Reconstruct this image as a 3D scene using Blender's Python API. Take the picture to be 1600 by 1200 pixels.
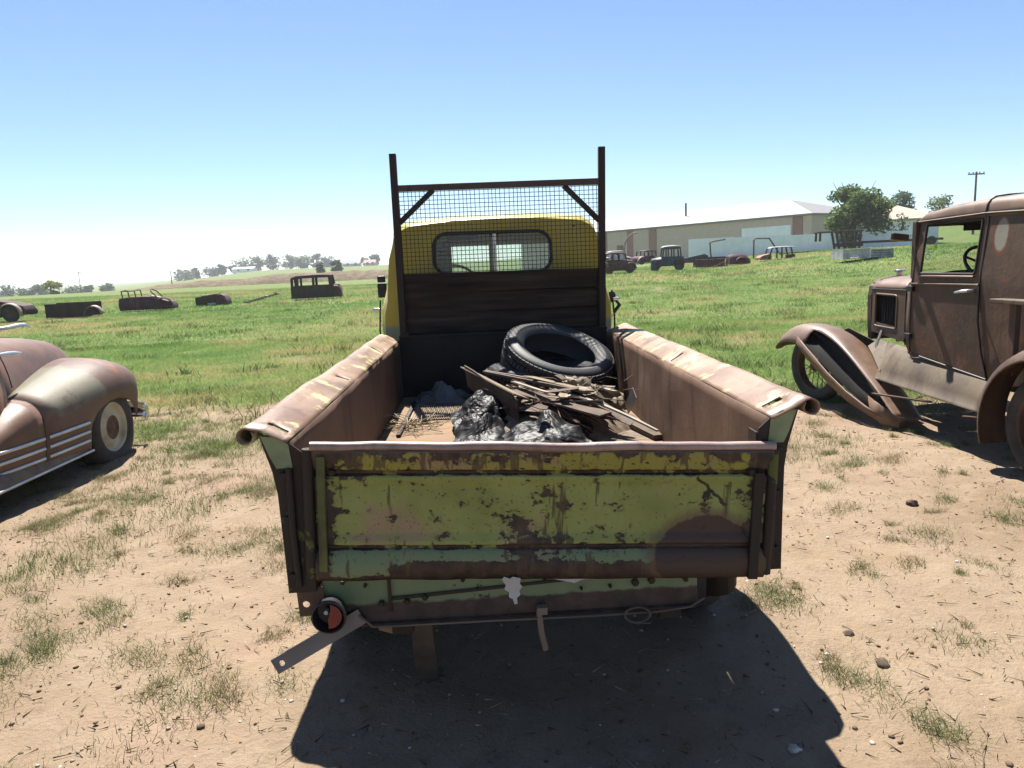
import bpy, bmesh, math, random
import numpy as np
from mathutils import Vector, Matrix, Euler
R = math.radians
for o in list(bpy.data.objects): bpy.data.objects.remove(o)
scene = bpy.context.scene
COL = scene.collection
random.seed(7); rng = np.random.default_rng(7)

# ------------------------------------------------------------------ camera
CAM_H = 1.5
pitch, roll = R(9.4), R(2.5)
fw = Vector((0, math.cos(pitch), -math.sin(pitch))); r0 = Vector((1, 0, 0)); u0 = r0.cross(fw)
rt = math.cos(roll)*r0 - math.sin(roll)*u0
up = math.cos(roll)*u0 + math.sin(roll)*r0
cd = bpy.data.cameras.new('camera'); cam = bpy.data.objects.new('camera', cd); COL.objects.link(cam)
m = Matrix((rt, up, -fw)).transposed().to_4x4(); m.translation = Vector((0, 0, CAM_H)); cam.matrix_world = m
cd.sensor_fit = 'HORIZONTAL'; cd.sensor_width = 36; cd.lens = 36*1130/1600
cd.clip_start = 0.05; cd.clip_end = 9000
scene.camera = cam

# ------------------------------------------------------------------ light
TO_SUN = Vector((-0.135, 0.575, 1.0)).normalized()
SUN_EL = math.asin(TO_SUN.z); SUN_AZ = math.atan2(TO_SUN.x, TO_SUN.y)
world = bpy.data.worlds.new('World'); scene.world = world; world.use_nodes = True
wn = world.node_tree.nodes; wl = world.node_tree.links; wn.clear()
wo = wn.new('ShaderNodeOutputWorld'); wb = wn.new('ShaderNodeBackground'); ws = wn.new('ShaderNodeTexSky')
ws.sky_type = 'NISHITA'; ws.sun_disc = False; ws.sun_elevation = SUN_EL; ws.sun_rotation = SUN_AZ
ws.altitude = 1400; ws.air_density = 1.0; ws.dust_density = 0.4; ws.ozone_density = 4.0
wb.inputs['Strength'].default_value = 0.057
wl.new(ws.outputs[0], wb.inputs[0]); wl.new(wb.outputs[0], wo.inputs[0])
sd = bpy.data.lights.new('sun', 'SUN'); sd.energy = 5.0; sd.angle = R(0.53); sd.color = (1.0, 0.95, 0.87)
sun = bpy.data.objects.new('sun', sd); COL.objects.link(sun)
sun.rotation_euler = TO_SUN.to_track_quat('Z', 'Y').to_euler()
vs = scene.view_settings
vs.view_transform = 'Standard'; vs.look = 'None'; vs.exposure = 1.5; vs.gamma = 1.0; vs.use_curve_mapping = False

# ------------------------------------------------------------------ mesh helpers
class MB:
    def __init__(s): s.v = []; s.f = []; s.m = []; s.mi = 0
    def add(s, vs_, fs):
        b = len(s.v); s.v += [tuple(p) for p in vs_]
        for f in fs: s.f.append(tuple(b+i for i in f)); s.m.append(s.mi)
        return s
    def box(s, x0, x1, y0, y1, z0, z1):
        return s.add([(x0,y0,z0),(x1,y0,z0),(x1,y1,z0),(x0,y1,z0),(x0,y0,z1),(x1,y0,z1),(x1,y1,z1),(x0,y1,z1)],
                     [(0,3,2,1),(4,5,6,7),(0,1,5,4),(1,2,6,5),(2,3,7,6),(3,0,4,7)])
    def obox(s, c, size, rot):
        Mx = Euler(rot).to_matrix(); c = Vector(c); h = [q/2 for q in size]
        P = [c + Mx@Vector((a*h[0], b*h[1], d*h[2])) for d in (-1,1) for a,b in ((-1,-1),(1,-1),(1,1),(-1,1))]
        return s.add(P, [(0,3,2,1),(4,5,6,7),(0,1,5,4),(1,2,6,5),(2,3,7,6),(3,0,4,7)])
    def bar(s, p, q, w, h, upv=(0,0,1)):
        p, q = Vector(p), Vector(q); d = (q-p).normalized(); u = Vector(upv)
        if abs(d.dot(u)) > .98: u = Vector((0,1,0))
        a = d.cross(u).normalized(); b = a.cross(d).normalized()
        P = [e + a*i*w/2 + b*j*h/2 for e in (p, q) for i, j in ((-1,-1),(1,-1),(1,1),(-1,1))]
        return s.add(P, [(0,3,2,1),(4,5,6,7),(0,1,5,4),(1,2,6,5),(2,3,7,6),(3,0,4,7)])
    def tube(s, pts, r, n=8, cap=True, closed=False):
        pts = [Vector(p) for p in pts]; k = len(pts)
        rr = r if isinstance(r, (list, tuple)) else [r]*k
        t0 = (pts[1]-pts[0]).normalized(); a = t0.orthogonal().normalized(); V = []
        for i in range(k):
            if closed: t = (pts[(i+1) % k]-pts[i-1]).normalized()
            else: t = (pts[min(i+1,k-1)]-pts[max(i-1,0)]).normalized()
            a = (a - t*a.dot(t))
            a = a.normalized() if a.length > 1e-6 else t.orthogonal().normalized()
            b = t.cross(a)
            for j in range(n):
                th = 2*math.pi*j/n; V.append(pts[i] + (a*math.cos(th)+b*math.sin(th))*rr[i])
        Fc = []
        for i in range(k if closed else k-1):
            i2 = (i+1) % k
            for j in range(n):
                j2 = (j+1) % n; Fc.append((i*n+j, i*n+j2, i2*n+j2, i2*n+j))
        if cap and not closed: Fc += [tuple(range(n-1,-1,-1)), tuple(range((k-1)*n, k*n))]
        return s.add(V, Fc)
    def lathe(s, prof, n=32, axis='z', c=(0,0,0), closed=False, fn=None):
        V = []; k = len(prof)
        for j in range(n):
            th = 2*math.pi*j/n; ct, st = math.cos(th), math.sin(th)
            for r, h in prof:
                if fn: r, h = fn(r, h, th)
                p = {'z': (r*ct, r*st, h), 'x': (h, r*ct, r*st), 'y': (r*ct, h, r*st)}[axis]
                V.append((p[0]+c[0], p[1]+c[1], p[2]+c[2]))
        Fc = []
        for j in range(n):
            j2 = (j+1) % n
            for i in range(k if closed else k-1):
                i2 = (i+1) % k; Fc.append((j*k+i, j2*k+i, j2*k+i2, j*k+i2))
        return s.add(V, Fc)
    def loft(s, rings, closed=False, cap=False, skip=None):
        n = len(rings[0]); V = [p for r in rings for p in r]; Fc = []
        for i in range(len(rings)-1):
            for j in range(n if closed else n-1):
                if skip and skip(i, j): continue
                j2 = (j+1) % n; Fc.append((i*n+j, i*n+j2, (i+1)*n+j2, (i+1)*n+j))
        if cap: Fc += [tuple(range(n-1,-1,-1)), tuple(range((len(rings)-1)*n, len(rings)*n))]
        return s.add(V, Fc)
    def prism(s, poly, axis, a, b):
        f = {'x': lambda u,v,w: (w,u,v), 'y': lambda u,v,w: (u,w,v), 'z': lambda u,v,w: (u,v,w)}[axis]
        n = len(poly); V = [f(u,v,a) for u,v in poly]+[f(u,v,b) for u,v in poly]
        return s.add(V, [tuple(range(n-1,-1,-1)), tuple(range(n,2*n))]+[(i,(i+1)%n,n+(i+1)%n,n+i) for i in range(n)])
    def plate(s, outer, holes, t, fn):
        """flat sheet with holes and thickness t; fn(u, v, w) places it"""
        bm = bmesh.new(); loops = []
        for lp in [outer]+list(holes):
            vs2 = [bm.verts.new((u, v, 0)) for u, v in lp]; loops.append(vs2)
            for i in range(len(vs2)): bm.edges.new((vs2[i], vs2[(i+1) % len(vs2)]))
        bmesh.ops.triangle_fill(bm, use_beauty=True, edges=bm.edges[:])
        bm.verts.index_update(); V2 = [(v.co.x, v.co.y) for v in bm.verts]; n = len(V2)
        T2 = [tuple(v.index for v in f.verts) for f in bm.faces]
        sides = []; k = 0
        for lp in [outer]+list(holes):
            c = len(lp); sides += [(k+i, k+(i+1) % c, n+k+(i+1) % c, n+k+i) for i in range(c)]; k += c
        bm.free()
        return s.add([fn(u,v,0) for u,v in V2]+[fn(u,v,t) for u,v in V2], T2+[tuple(n+i for i in reversed(f)) for f in T2]+sides)
    def build(s, name, mat, parent=None, smooth=None, bevel=0, thick=0, sub=0, loc=None, rot=None):
        me = bpy.data.meshes.new(name); me.from_pydata(s.v, [], s.f)
        mats = mat if isinstance(mat, (list, tuple)) else [mat]
        for q in mats: me.materials.append(q)
        if len(mats) > 1: me.polygons.foreach_set('material_index', s.m)
        me.update()
        bm = bmesh.new(); bm.from_mesh(me); bmesh.ops.recalc_face_normals(bm, faces=bm.faces[:]); bm.to_mesh(me); bm.free()
        if smooth is not None:
            me.polygons.foreach_set('use_smooth', [True]*len(me.polygons)); me.set_sharp_from_angle(angle=R(smooth))
        o = bpy.data.objects.new(name, me); COL.objects.link(o)
        if parent: o.parent = parent
        if loc: o.location = loc
        if rot: o.rotation_euler = rot
        if thick:
            d = o.modifiers.new('solid', 'SOLIDIFY'); d.thickness = thick; d.offset = 0
        if sub:
            d = o.modifiers.new('sub', 'SUBSURF'); d.levels = sub; d.render_levels = sub
        if bevel:
            d = o.modifiers.new('bevel', 'BEVEL'); d.width = bevel; d.segments = 2; d.limit_method = 'ANGLE'; d.angle_limit = R(40)
        return o
def tag(o, label, cat, group=None):
    o['label'] = label; o['category'] = cat
    if group: o['group'] = group
    return o
def thing(name, label, cat, loc=(0,0,0), rot=(0,0,0), group=None):
    o = bpy.data.objects.new(name, None); COL.objects.link(o); o.empty_display_size = .2
    o.location = loc; o.rotation_euler = rot; return tag(o, label, cat, group)
def kind(o, k): o['kind'] = k; return o
def rrect(x0, x1, y0, y1, r, n=6):
    P = []
    for cx, cy, a in ((x1-r, y0+r, -90), (x1-r, y1-r, 0), (x0+r, y1-r, 90), (x0+r, y0+r, 180)):
        for i in range(n+1):
            t = R(a+90*i/n); P.append((cx+r*math.cos(t), cy+r*math.sin(t)))
    return P
def interp(x, xs, ys): return float(np.interp(x, xs, ys))
def spline(x, xs, ys):
    """smooth (cosine-eased catmull) interpolation"""
    n = len(xs)
    if x <= xs[0]: return ys[0]
    if x >= xs[-1]: return ys[-1]
    i = max(k for k in range(n-1) if xs[k] <= x); h = xs[i+1]-xs[i]; t = (x-xs[i])/h
    def sl(k):
        if k == 0: return (ys[1]-ys[0])/(xs[1]-xs[0])
        if k == n-1: return (ys[-1]-ys[-2])/(xs[-1]-xs[-2])
        return (ys[k+1]-ys[k-1])/(xs[k+1]-xs[k-1])
    m0, m1 = sl(i)*h, sl(i+1)*h
    return (2*t**3-3*t*t+1)*ys[i]+(t**3-2*t*t+t)*m0+(-2*t**3+3*t*t)*ys[i+1]+(t**3-t*t)*m1

# ------------------------------------------------------------------ noise (numpy)
def _h(ix, iy, sd):
    n = (ix.astype(np.int64)*374761393 + iy.astype(np.int64)*668265263 + sd*1442695041) & 0x7fffffff
    n = ((n ^ (n >> 13))*1274126177) & 0x7fffffff
    return ((n ^ (n >> 16)) & 0xffff)/65535.0
def vnoise(x, y, sd=0):
    x = np.asarray(x, float); y = np.asarray(y, float); ix = np.floor(x); iy = np.floor(y); fx = x-ix; fy = y-iy
    fx = fx*fx*(3-2*fx); fy = fy*fy*(3-2*fy)
    a = _h(ix,iy,sd); b = _h(ix+1,iy,sd); c = _h(ix,iy+1,sd); d = _h(ix+1,iy+1,sd)
    return (a*(1-fx)+b*fx)*(1-fy)+(c*(1-fx)+d*fx)*fy
def fbm(x, y, oct=4, sd=0):
    s_ = 0; a = .5; t = 0
    for k in range(oct): s_ = s_+a*vnoise(np.asarray(x)*2**k+17*k, np.asarray(y)*2**k-9*k, sd+k); t += a; a *= .5
    return s_/t
def S(a, b, x):
    t = np.clip((np.asarray(x, float)-a)/(b-a), 0, 1); return t*t*(3-2*t)
def terrain(x, y):
    x = np.asarray(x, float); y = np.asarray(y, float); q = x/np.maximum(y, 1)
    z = .5*S(15,45,y)*S(-5,8,x) + 1.0*S(12,28,x)*S(20,40,y) + 5*S(42,75,x)*S(70,110,y)
    return z - 5*S(80,400,y)*S(.40,.62,-q) + 4.4*S(200,450,y)*S(-.47,-.32,q)
def tz(x, y): return float(terrain(x, y))
def grassy(x, y):
    """how much grass grows at a spot, 0..1"""
    n = fbm(x*.55, y*.55, 4, 3); n2 = fbm(x*1.9, y*1.9, 3, 11)
    edge = np.where(x < 0, 7.6+.1*x, 6.9-.12*np.clip(x, 0, 6))
    base = S(-3.4, 3.4, y-edge)*.86
    base = base-.32*np.exp(-((y-8.0)/.6)**2)*S(-1.0,-2.2,x)*S(-8,-5,x)
    base = base-.35*np.exp(-(((x-3.9)/1.2)**2+((y-6.0)/1.8)**2))
    blobs = 0
    for bx, by, br, bw in ((-2.35,4.2,.5,.5),(-2.4,3.75,.45,.5),(-2.35,4.8,.5,.4),(-1.45,3.33,.4,.35),(-1.38,2.42,.3,.35),(-1.95,2.6,.3,.4),
                           (-1.2,2.15,.3,.25),(-2.9,5.6,.6,.4),(-2.2,6.2,.7,.4),(-1.6,5.3,.5,.3),(-3.0,3.5,.5,.4),(-1.2,4.3,.4,.2),(-2.2,7.0,.8,.35),
                           (1.83,3.44,.28,.3),(2.7,3.9,.4,.28),(1.68,2.57,.25,.3),(1.25,2.2,.3,.3),(1.9,4.6,.5,.22),(2.5,5.5,.7,.4),(1.6,3.0,.3,.25),(2.2,2.9,.4,.25),(1.5,2.0,.4,.3),(1.9,5.6,.6,.3)):
        blobs = blobs+bw*np.exp(-(((x-bx)/br)**2+((y-by)/br)**2)*1.2)
    base = base+blobs*1.25+.17*S(-.6,-1.6,x)+.06*S(.8,1.6,x)
    g = base+(n-.5)*1.35+(n2-.5)*.7-.03
    far = S(9, 16, y); g = g+far*.22
    return np.clip(g, 0, 1)

# ------------------------------------------------------------------ material helpers
class NT:
    def __init__(s, name):
        s.mat = bpy.data.materials.new(name); s.mat.use_nodes = True; s.t = s.mat.node_tree; s.n = s.t.nodes; s.n.clear()
        s.out = s.n.new('ShaderNodeOutputMaterial'); s.b = s.n.new('ShaderNodeBsdfPrincipled'); s.t.links.new(s.b.outputs[0], s.out.inputs[0])
        s.tc = s.n.new('ShaderNodeTexCoord')
    def L(s, a, b): s.t.links.new(a, b)
    def put(s, sock, v):
        if hasattr(v, 'is_output'): s.L(v, sock)
        elif isinstance(v, (tuple, list)): sock.default_value = tuple(v)+((1.0,) if len(v) == 3 and sock.type == 'RGBA' else ())
        else: sock.default_value = v
    def co(s, scale=(1,1,1), loc=(0,0,0), space='Object'):
        mp = s.n.new('ShaderNodeMapping'); s.L(s.tc.outputs[space], mp.inputs[0]); mp.inputs['Scale'].default_value = scale; mp.inputs['Location'].default_value = loc
        return mp.outputs[0]
    def noise(s, scale=5, detail=4, rough=.55, stretch=(1,1,1), off=(0,0,0), space='Object', dist=0):
        q = s.n.new('ShaderNodeTexNoise'); s.L(s.co(stretch, off, space), q.inputs['Vector'])
        q.inputs['Scale'].default_value = scale; q.inputs['Detail'].default_value = detail; q.inputs['Roughness'].default_value = rough; q.inputs['Distortion'].default_value = dist
        return q.outputs[0]
    def ramp(s, fac, stops, interp='LINEAR'):
        q = s.n.new('ShaderNodeValToRGB'); s.L(fac, q.inputs[0]); cr = q.color_ramp; cr.interpolation = interp
        while len(cr.elements) < len(stops): cr.elements.new(.5)
        for e, (p, c) in zip(cr.elements, stops):
            e.position = p; e.color = (c, c, c, 1) if isinstance(c, (int, float)) else tuple(c)+(1,)
        return q.outputs[0]
    def mix(s, fac, a, b, mode='MIX'):
        q = s.n.new('ShaderNodeMix'); q.data_type = 'RGBA'; q.blend_type = mode
        s.put(q.inputs['Factor'], fac); s.put(q.inputs['A'], a); s.put(q.inputs['B'], b); return q.outputs['Result']
    def math(s, op, a, b=0.0, c=None, clamp=False):
        q = s.n.new('ShaderNodeMath'); q.operation = op; q.use_clamp = clamp; s.put(q.inputs[0], a); s.put(q.inputs[1], b)
        if c is not None: s.put(q.inputs[2], c)
        return q.outputs[0]
    def step(s, v, lo, hi):
        q = s.n.new('ShaderNodeMapRange'); q.interpolation_type = 'SMOOTHSTEP'; s.put(q.inputs[0], v); q.inputs[1].default_value = lo; q.inputs[2].default_value = hi
        return q.outputs[0]
    def xyz(s, space='Object'):
        q = s.n.new('ShaderNodeSeparateXYZ'); s.L(s.tc.outputs[space], q.inputs[0]); return q.outputs
    def attr(s, name):
        q = s.n.new('ShaderNodeAttribute'); q.attribute_name = name; return q
    def bump(s, h, strength=.3, dist=.01):
        q = s.n.new('ShaderNodeBump'); q.inputs['Strength'].default_value = strength; q.inputs['Distance'].default_value = dist
        s.L(h, q.inputs['Height']); s.L(q.outputs[0], s.b.inputs['Normal'])
    def fin(s, col=None, rough=None, metal=None, spec=None):
        if col is not None: s.put(s.b.inputs['Base Color'], col)
        if rough is not None: s.put(s.b.inputs['Roughness'], rough)
        if metal is not None: s.put(s.b.inputs['Metallic'], metal)
        if spec is not None: s.put(s.b.inputs['Specular IOR Level'], spec)
        return s.mat
def plain(name, col, rough=.7, metal=0, var=.25, scale=6, bump=.15, bd=.004, spec=.4):
    t = NT(name); n = t.noise(scale, 5); lo = tuple(c*(1-var) for c in col); hi = tuple(min(1, c*(1+var)) for c in col)
    t.bump(t.noise(scale*9, 4), bump, bd)
    return t.fin(t.ramp(n, [(.3, lo), (.7, hi)]), rough, metal, spec)
def rusty(name, a, b, c, scale=4, paint=None, pth=(.55,.62), pscale=3, streak=True, rough=(.55,.85), bump=.25, spec=.35, off=(0,0,0)):
    t = NT(name); n = t.noise(scale, 6, .6, off=off); col = t.ramp(n, [(.28, a), (.5, b), (.72, c)])
    if streak:
        sn = t.noise(9, 4, .6, stretch=(1.6,1.6,.16), off=off); col = t.mix(t.math('MULTIPLY', t.step(sn, .5, .72), .55), col, tuple(q*.45 for q in a))
    fine = t.noise(55, 3, .6); col = t.mix(t.math('MULTIPLY', t.step(fine, .5, .75), .35), col, tuple(q*.6 for q in b))
    if paint:
        for k, (pc, o2) in enumerate(paint):
            pn = t.noise(pscale, 7, .62, off=(3.1*k+o2, 1.7*k, .5)); col = t.mix(t.step(pn, *pth), col, pc)
    t.bump(t.noise(40, 5, .65), bump, .004)
    return t.fin(col, t.ramp(n, [(.3, rough[0]), (.7, rough[1])]), 0, spec)

# ------------------------------------------------------------------ materials
def make_ground_mat():
    t = NT('sand_and_turf'); g = t.attr('grass').outputs['Fac']
    n1 = t.noise(.9, 6, .6); n2 = t.noise(7, 5, .6); n3 = t.noise(60, 4, .7); n4 = t.noise(220, 3, .7)
    sand = t.ramp(n1, [(.3, (.175,.124,.079)), (.55, (.234,.177,.121)), (.75, (.205,.142,.090))])
    sand = t.mix(t.math('MULTIPLY', t.step(n2, .45, .75), .5), sand, (.267,.211,.152))
    sand = t.mix(t.math('MULTIPLY', t.step(n3, .56, .75), .55), sand, (.113,.076,.048))
    sand = t.mix(t.math('MULTIPLY', t.step(n4, .60, .72), .5), sand, (.308,.264,.216))
    sand = t.mix(t.math('MULTIPLY', t.step(n4, .40, .30), .45), sand, (.103,.069,.046))
    sand = t.mix(t.math('MULTIPLY', t.step(t.noise(.6, 5, .65, off=(9,4,0)), .50, .68), .55), sand, (.258,.171,.129))
    sand = t.mix(t.math('MULTIPLY', t.step(t.noise(14, 5, .7, off=(2,7,0)), .54, .70), .45), sand, (.137,.094,.067))
    m1 = t.noise(.35, 5, .6, off=(5,2,0)); m2 = t.noise(2.4, 6, .65); m3 = t.noise(.05, 4, .6)
    turf = t.ramp(m2, [(.3, (.055,.082,.019)), (.5, (.084,.127,.029)), (.7, (.131,.166,.043))])
    turf = t.mix(t.math('MULTIPLY', t.step(m1, .52, .72), .6), turf, (.148,.135,.061))
    turf = t.mix(t.math('MULTIPLY', t.step(m3, .5, .68), .45), turf, (.099,.158,.032))
    f = t.math('ADD', g, t.math('MULTIPLY', t.math('SUBTRACT', n3, .5), .7))
    col = t.mix(t.math('MULTIPLY', t.step(f, .36, .95), .92), sand, turf)
    h = t.math('ADD', t.math('MULTIPLY', n3, .5), t.math('ADD', t.math('MULTIPLY', n2, .6), t.math('MULTIPLY', n4, .2)))
    t.bump(t.math('ADD', h, t.math('MULTIPLY', t.noise(4.5, 6, .6), 1.6)), .6, .04)
    return t.fin(col, .95, 0, .15)
M_ground = make_ground_mat()
def blade_mat(name, cols):
    t = NT(name); a = t.attr('tint').outputs['Fac']; c = t.ramp(a, cols)
    t.fin(c, .6, 0, .25)
    tr = t.n.new('ShaderNodeBsdfTranslucent'); t.L(c, tr.inputs[0]); mx = t.n.new('ShaderNodeMixShader'); mx.inputs[0].default_value = .42
    t.L(t.b.outputs[0], mx.inputs[1]); t.L(tr.outputs[0], mx.inputs[2]); t.L(mx.outputs[0], t.out.inputs[0])
    return t.mat
M_grass = blade_mat('grass_blades', [(0, (.427,.306,.148)), (.22, (.315,.295,.113)), (.4, (.188,.272,.067)), (.75, (.125,.238,.051)), (1, (.075,.147,.034))])
M_drygrass = blade_mat('olive_dry_grass', [(0, (.204,.156,.078)), (.25, (.150,.144,.060)), (.5, (.098,.132,.041)), (1, (.066,.114,.029))])
def leaf_mat(name, a, b, c):
    return blade_mat(name, [(0, a), (.5, b), (1, c)])

C_BR = ((.055,.032,.026), (.125,.075,.058), (.20,.125,.098))
M_rust = rusty('weathered_brown_steel', (.034,.020,.014), (.079,.046,.031), (.128,.073,.048))
M_bed_wall = rusty('rusted_bed_wall', (.061,.032,.018), (.106,.057,.033), (.142,.082,.048), scale=3)
M_rail = rusty('rust_rail_with_pale_paint', (.132,.072,.043), (.187,.114,.070), (.250,.164,.100), scale=3, paint=[((.320,.292,.143), 0)], pth=(.555,.62), pscale=9, rough=(.42,.65), spec=.5)
M_dark = rusty('grimy_steel_and_shade', (.007,.006,.004), (.018,.012,.009), (.033,.020,.013))  # grimy steel; also carries shade painted on bed front and slot pockets
M_black = plain('black_steel', (.012,.012,.013), .5)
M_rubber = plain('tyre_rubber', (.022,.022,.024), .62, var=.35, scale=8, bump=.2, spec=.5)
M_oldrub = plain('dusty_old_rubber', (.05,.045,.042), .9, var=.4, scale=6)
M_chrome = NT('chrome').fin((.62,.63,.65), .16, 1)
M_dullchr = plain('dull_chrome', (.5,.5,.5), .32, .9, var=.2)
M_floor = rusty('dusty_rust_floor', (.127,.075,.041), (.186,.121,.070), (.230,.159,.098), scale=5, streak=False, rough=(.8,.95))
def make_boards():  # dark brown wood with horizontal grain streaks
    t = NT('dark_weathered_boards'); n = t.noise(5, 6, .65, stretch=(.35,1,5)); col = t.ramp(n, [(.3, (.010,.008,.006)), (.5, (.028,.019,.014)), (.66, (.052,.036,.027)), (.8, (.085,.066,.054))])
    t.bump(t.noise(30, 5, .6, stretch=(.2,1,3)), .4, .004); return t.fin(col, .85, 0, .2)
M_board = make_boards()
def glass(name, tint=(.9,.95,.93), alpha=.18):
    t = NT(name); gl = t.n.new('ShaderNodeBsdfGlossy'); gl.inputs['Roughness'].default_value = .04
    tr = t.n.new('ShaderNodeBsdfTransparent'); tr.inputs[0].default_value = tint+(1,); mx = t.n.new('ShaderNodeMixShader')
    fr = t.n.new('ShaderNodeFresnel'); fr.inputs[0].default_value = 1.4
    df = t.n.new('ShaderNodeBsdfDiffuse'); df.inputs[0].default_value = (.6,.6,.56,1); m2 = t.n.new('ShaderNodeMixShader'); m2.inputs[0].default_value = alpha
    t.L(fr.outputs[0], mx.inputs[0]); t.L(tr.outputs[0], mx.inputs[1]); t.L(gl.outputs[0], mx.inputs[2])
    t.L(mx.outputs[0], m2.inputs[1]); t.L(df.outputs[0], m2.inputs[2]); t.L(m2.outputs[0], t.out.inputs[0]); return t.mat
M_glass = glass('dusty_glass', alpha=.10)
M_clear = glass('clear_glass', (.93,.97,.95), .03)

def make_yellow():
    t = NT('yellow_cab_paint'); X = t.xyz(); n = t.noise(3, 5)
    col = t.ramp(n, [(.3, (.292,.230,.012)), (.7, (.379,.306,.022))])
    z = t.math('ADD', X[2], t.math('MULTIPLY', t.math('SUBTRACT', t.noise(8, 4), .5), .06))
    col = t.mix(t.step(z, 1.16, 1.12), col, (.146,.171,.124))
    col = t.mix(t.step(z, 1.80, 1.83), col, (.270,.209,.169))  # pinkish sunlit highlight painted into the roof top
    col = t.mix(t.step(t.noise(14, 6, .7), .64, .68), col, (.058,.032,.022))
    t.bump(t.noise(30, 4), .08, .003)
    return t.fin(col, .38, 0, .5)
M_yellow = make_yellow()

def make_tailgate():
    t = NT('chipped_green_tailgate_paint'); X = t.xyz(); x, z = X[0], X[2]
    n = t.noise(6, 5, .6); col = t.ramp(n, [(.25, (.135,.165,.036)), (.5, (.19,.222,.060)), (.75, (.235,.262,.088))])
    zn = t.math('ADD', z, t.math('MULTIPLY', t.math('SUBTRACT', t.noise(14, 5, .65), .5), .05))
    col = t.mix(t.step(zn, .285, .30), col, (.20,.19,.035))               # yellower upper band
    col = t.mix(t.step(zn, .092, .086), col, (.12,.165,.085))               # pale green lower band
    pk = t.math('MULTIPLY', t.step(t.noise(4.2, 6, .65, off=(1,0,4)), .53, .68), .7); col = t.mix(pk, col, (.24,.145,.11))
    rust = t.ramp(t.noise(25, 4), [(.35, (.014,.009,.008)), (.7, (.055,.033,.025))])
    # patches: chips everywhere, denser near the middle and beside the hinges
    mid = t.math('MULTIPLY', t.math('MULTIPLY', t.step(x, .44, .56), t.step(x, .80, .66)), t.step(z, .30, .2))
    ends = t.math('ADD', t.step(x, .07, .02), t.step(x, 1.12, 1.19))
    dens = t.math('ADD', t.math('MULTIPLY', mid, .085), t.math('MULTIPLY', ends, .15))
    dens = t.math('ADD', dens, t.math('MULTIPLY', t.step(z, .295, .37), .17))
    low = t.math('MULTIPLY', t.step(zn, .062, .038), t.step(x, .10, .32)); dens = t.math('ADD', dens, t.math('MULTIPLY', low, .4))
    low2 = t.math('MULTIPLY', t.step(zn, .022, .008), 1.0); dens = t.math('ADD', dens, t.math('MULTIPLY', low2, .4))
    crease = t.math('ADD', t.math('MULTIPLY', t.step(z, .286, .292), t.step(z, .308, .300)), t.math('MULTIPLY', t.step(z, .080, .086), t.step(z, .101, .094)))
    dens = t.math('ADD', dens, t.math('MULTIPLY', crease, .17))
    chips = t.math('ADD', t.noise(13, 7, .68, stretch=(1,1,1.2), off=(.3,0,.8)), dens); col = t.mix(t.math('MULTIPLY', t.step(chips, .55, .64), .45), col, (.10,.075,.03)); col = t.mix(t.step(chips, .612, .632), col, rust)
    spk = t.noise(48, 3, .6, stretch=(.8,1,1.4)); col = t.mix(t.step(t.math('ADD', spk, t.math('MULTIPLY', dens, .4)), .665, .69), col, rust)
    stk = t.noise(34, 3, .6, stretch=(1,1,.09), off=(2,0,0)); up_ = t.math('MULTIPLY', t.step(z, .285, .31), .11)
    col = t.mix(t.math('MULTIPLY', t.step(t.math('ADD', stk, t.math('ADD', up_, t.math('MULTIPLY', mid, .09))), .62, .69), .85), col, (.055,.038,.02))
    scr = t.noise(30, 3, .5, stretch=(.05,1,1.3), off=(0,0,2)); col = t.mix(t.math('MULTIPLY', t.step(scr, .655, .69), .7), col, (.10,.06,.035))
    # burnt round patch at the right with a pinkish ring
    dx = t.math('SUBTRACT', x, 1.05); dz = t.math('MULTIPLY', t.math('SUBTRACT', z, .06), 1.25)
    r = t.math('SQRT', t.math('ADD', t.math('MULTIPLY', dx, dx), t.math('MULTIPLY', dz, dz)))
    r = t.math('ADD', r, t.math('MULTIPLY', t.math('SUBTRACT', t.noise(11, 4, .5), .5), .05))
    col = t.mix(t.math('MULTIPLY', t.step(r, .185, .145), .75), col, (.10,.062,.038))
    r2 = t.math('ADD', r, t.math('MULTIPLY', t.math('SUBTRACT', t.noise(40, 5, .65), .5), .03)); col = t.mix(t.step(r2, .146, .137), col, (.042,.027,.020))
    # cracked line running down to the right
    u = t.math('ADD', t.math('MULTIPLY', t.math('SUBTRACT', x, 1.01), .74), t.math('MULTIPLY', t.math('SUBTRACT', z, .283), -.67))
    w = t.math('ADD', t.math('MULTIPLY', t.math('SUBTRACT', x, 1.01), .67), t.math('MULTIPLY', t.math('SUBTRACT', z, .283), .74))
    w = t.math('ABSOLUTE', t.math('ADD', w, t.math('MULTIPLY', t.math('SUBTRACT', t.noise(30, 4), .5), .028)))
    ln = t.math('MULTIPLY', t.step(w, .0065, .0035), t.math('MULTIPLY', t.step(u, 0, .004), t.step(u, .125, .118)))
    col = t.mix(ln, col, (.03,.018,.014))
    col = t.mix(t.step(z, .352, .358), col, (.105,.062,.05))
    col = t.mix(t.math('MULTIPLY', t.step(t.noise(95, 4, .7), .60, .68), .8), col, rust)
    t.bump(t.math('ADD', t.math('MULTIPLY', t.step(chips, .60, .64), -1.2), t.math('MULTIPLY', t.noise(60, 4), .4)), .55, .003)
    return t.fin(col, .55, 0, .35)
M_tailgate = make_tailgate()
M_green = rusty('flaking_green_paint', (.05,.038,.022), (.09,.10,.05), (.145,.19,.11), scale=6, paint=[((.15,.205,.125), 0)], pth=(.5,.54), pscale=6)
M_post = rusty('green_black_post', (.013,.008,.006), (.021,.014,.010), (.035,.021,.012), scale=6, paint=[((.070,.081,.017), 0)], pth=(.585,.61), pscale=9)
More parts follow.
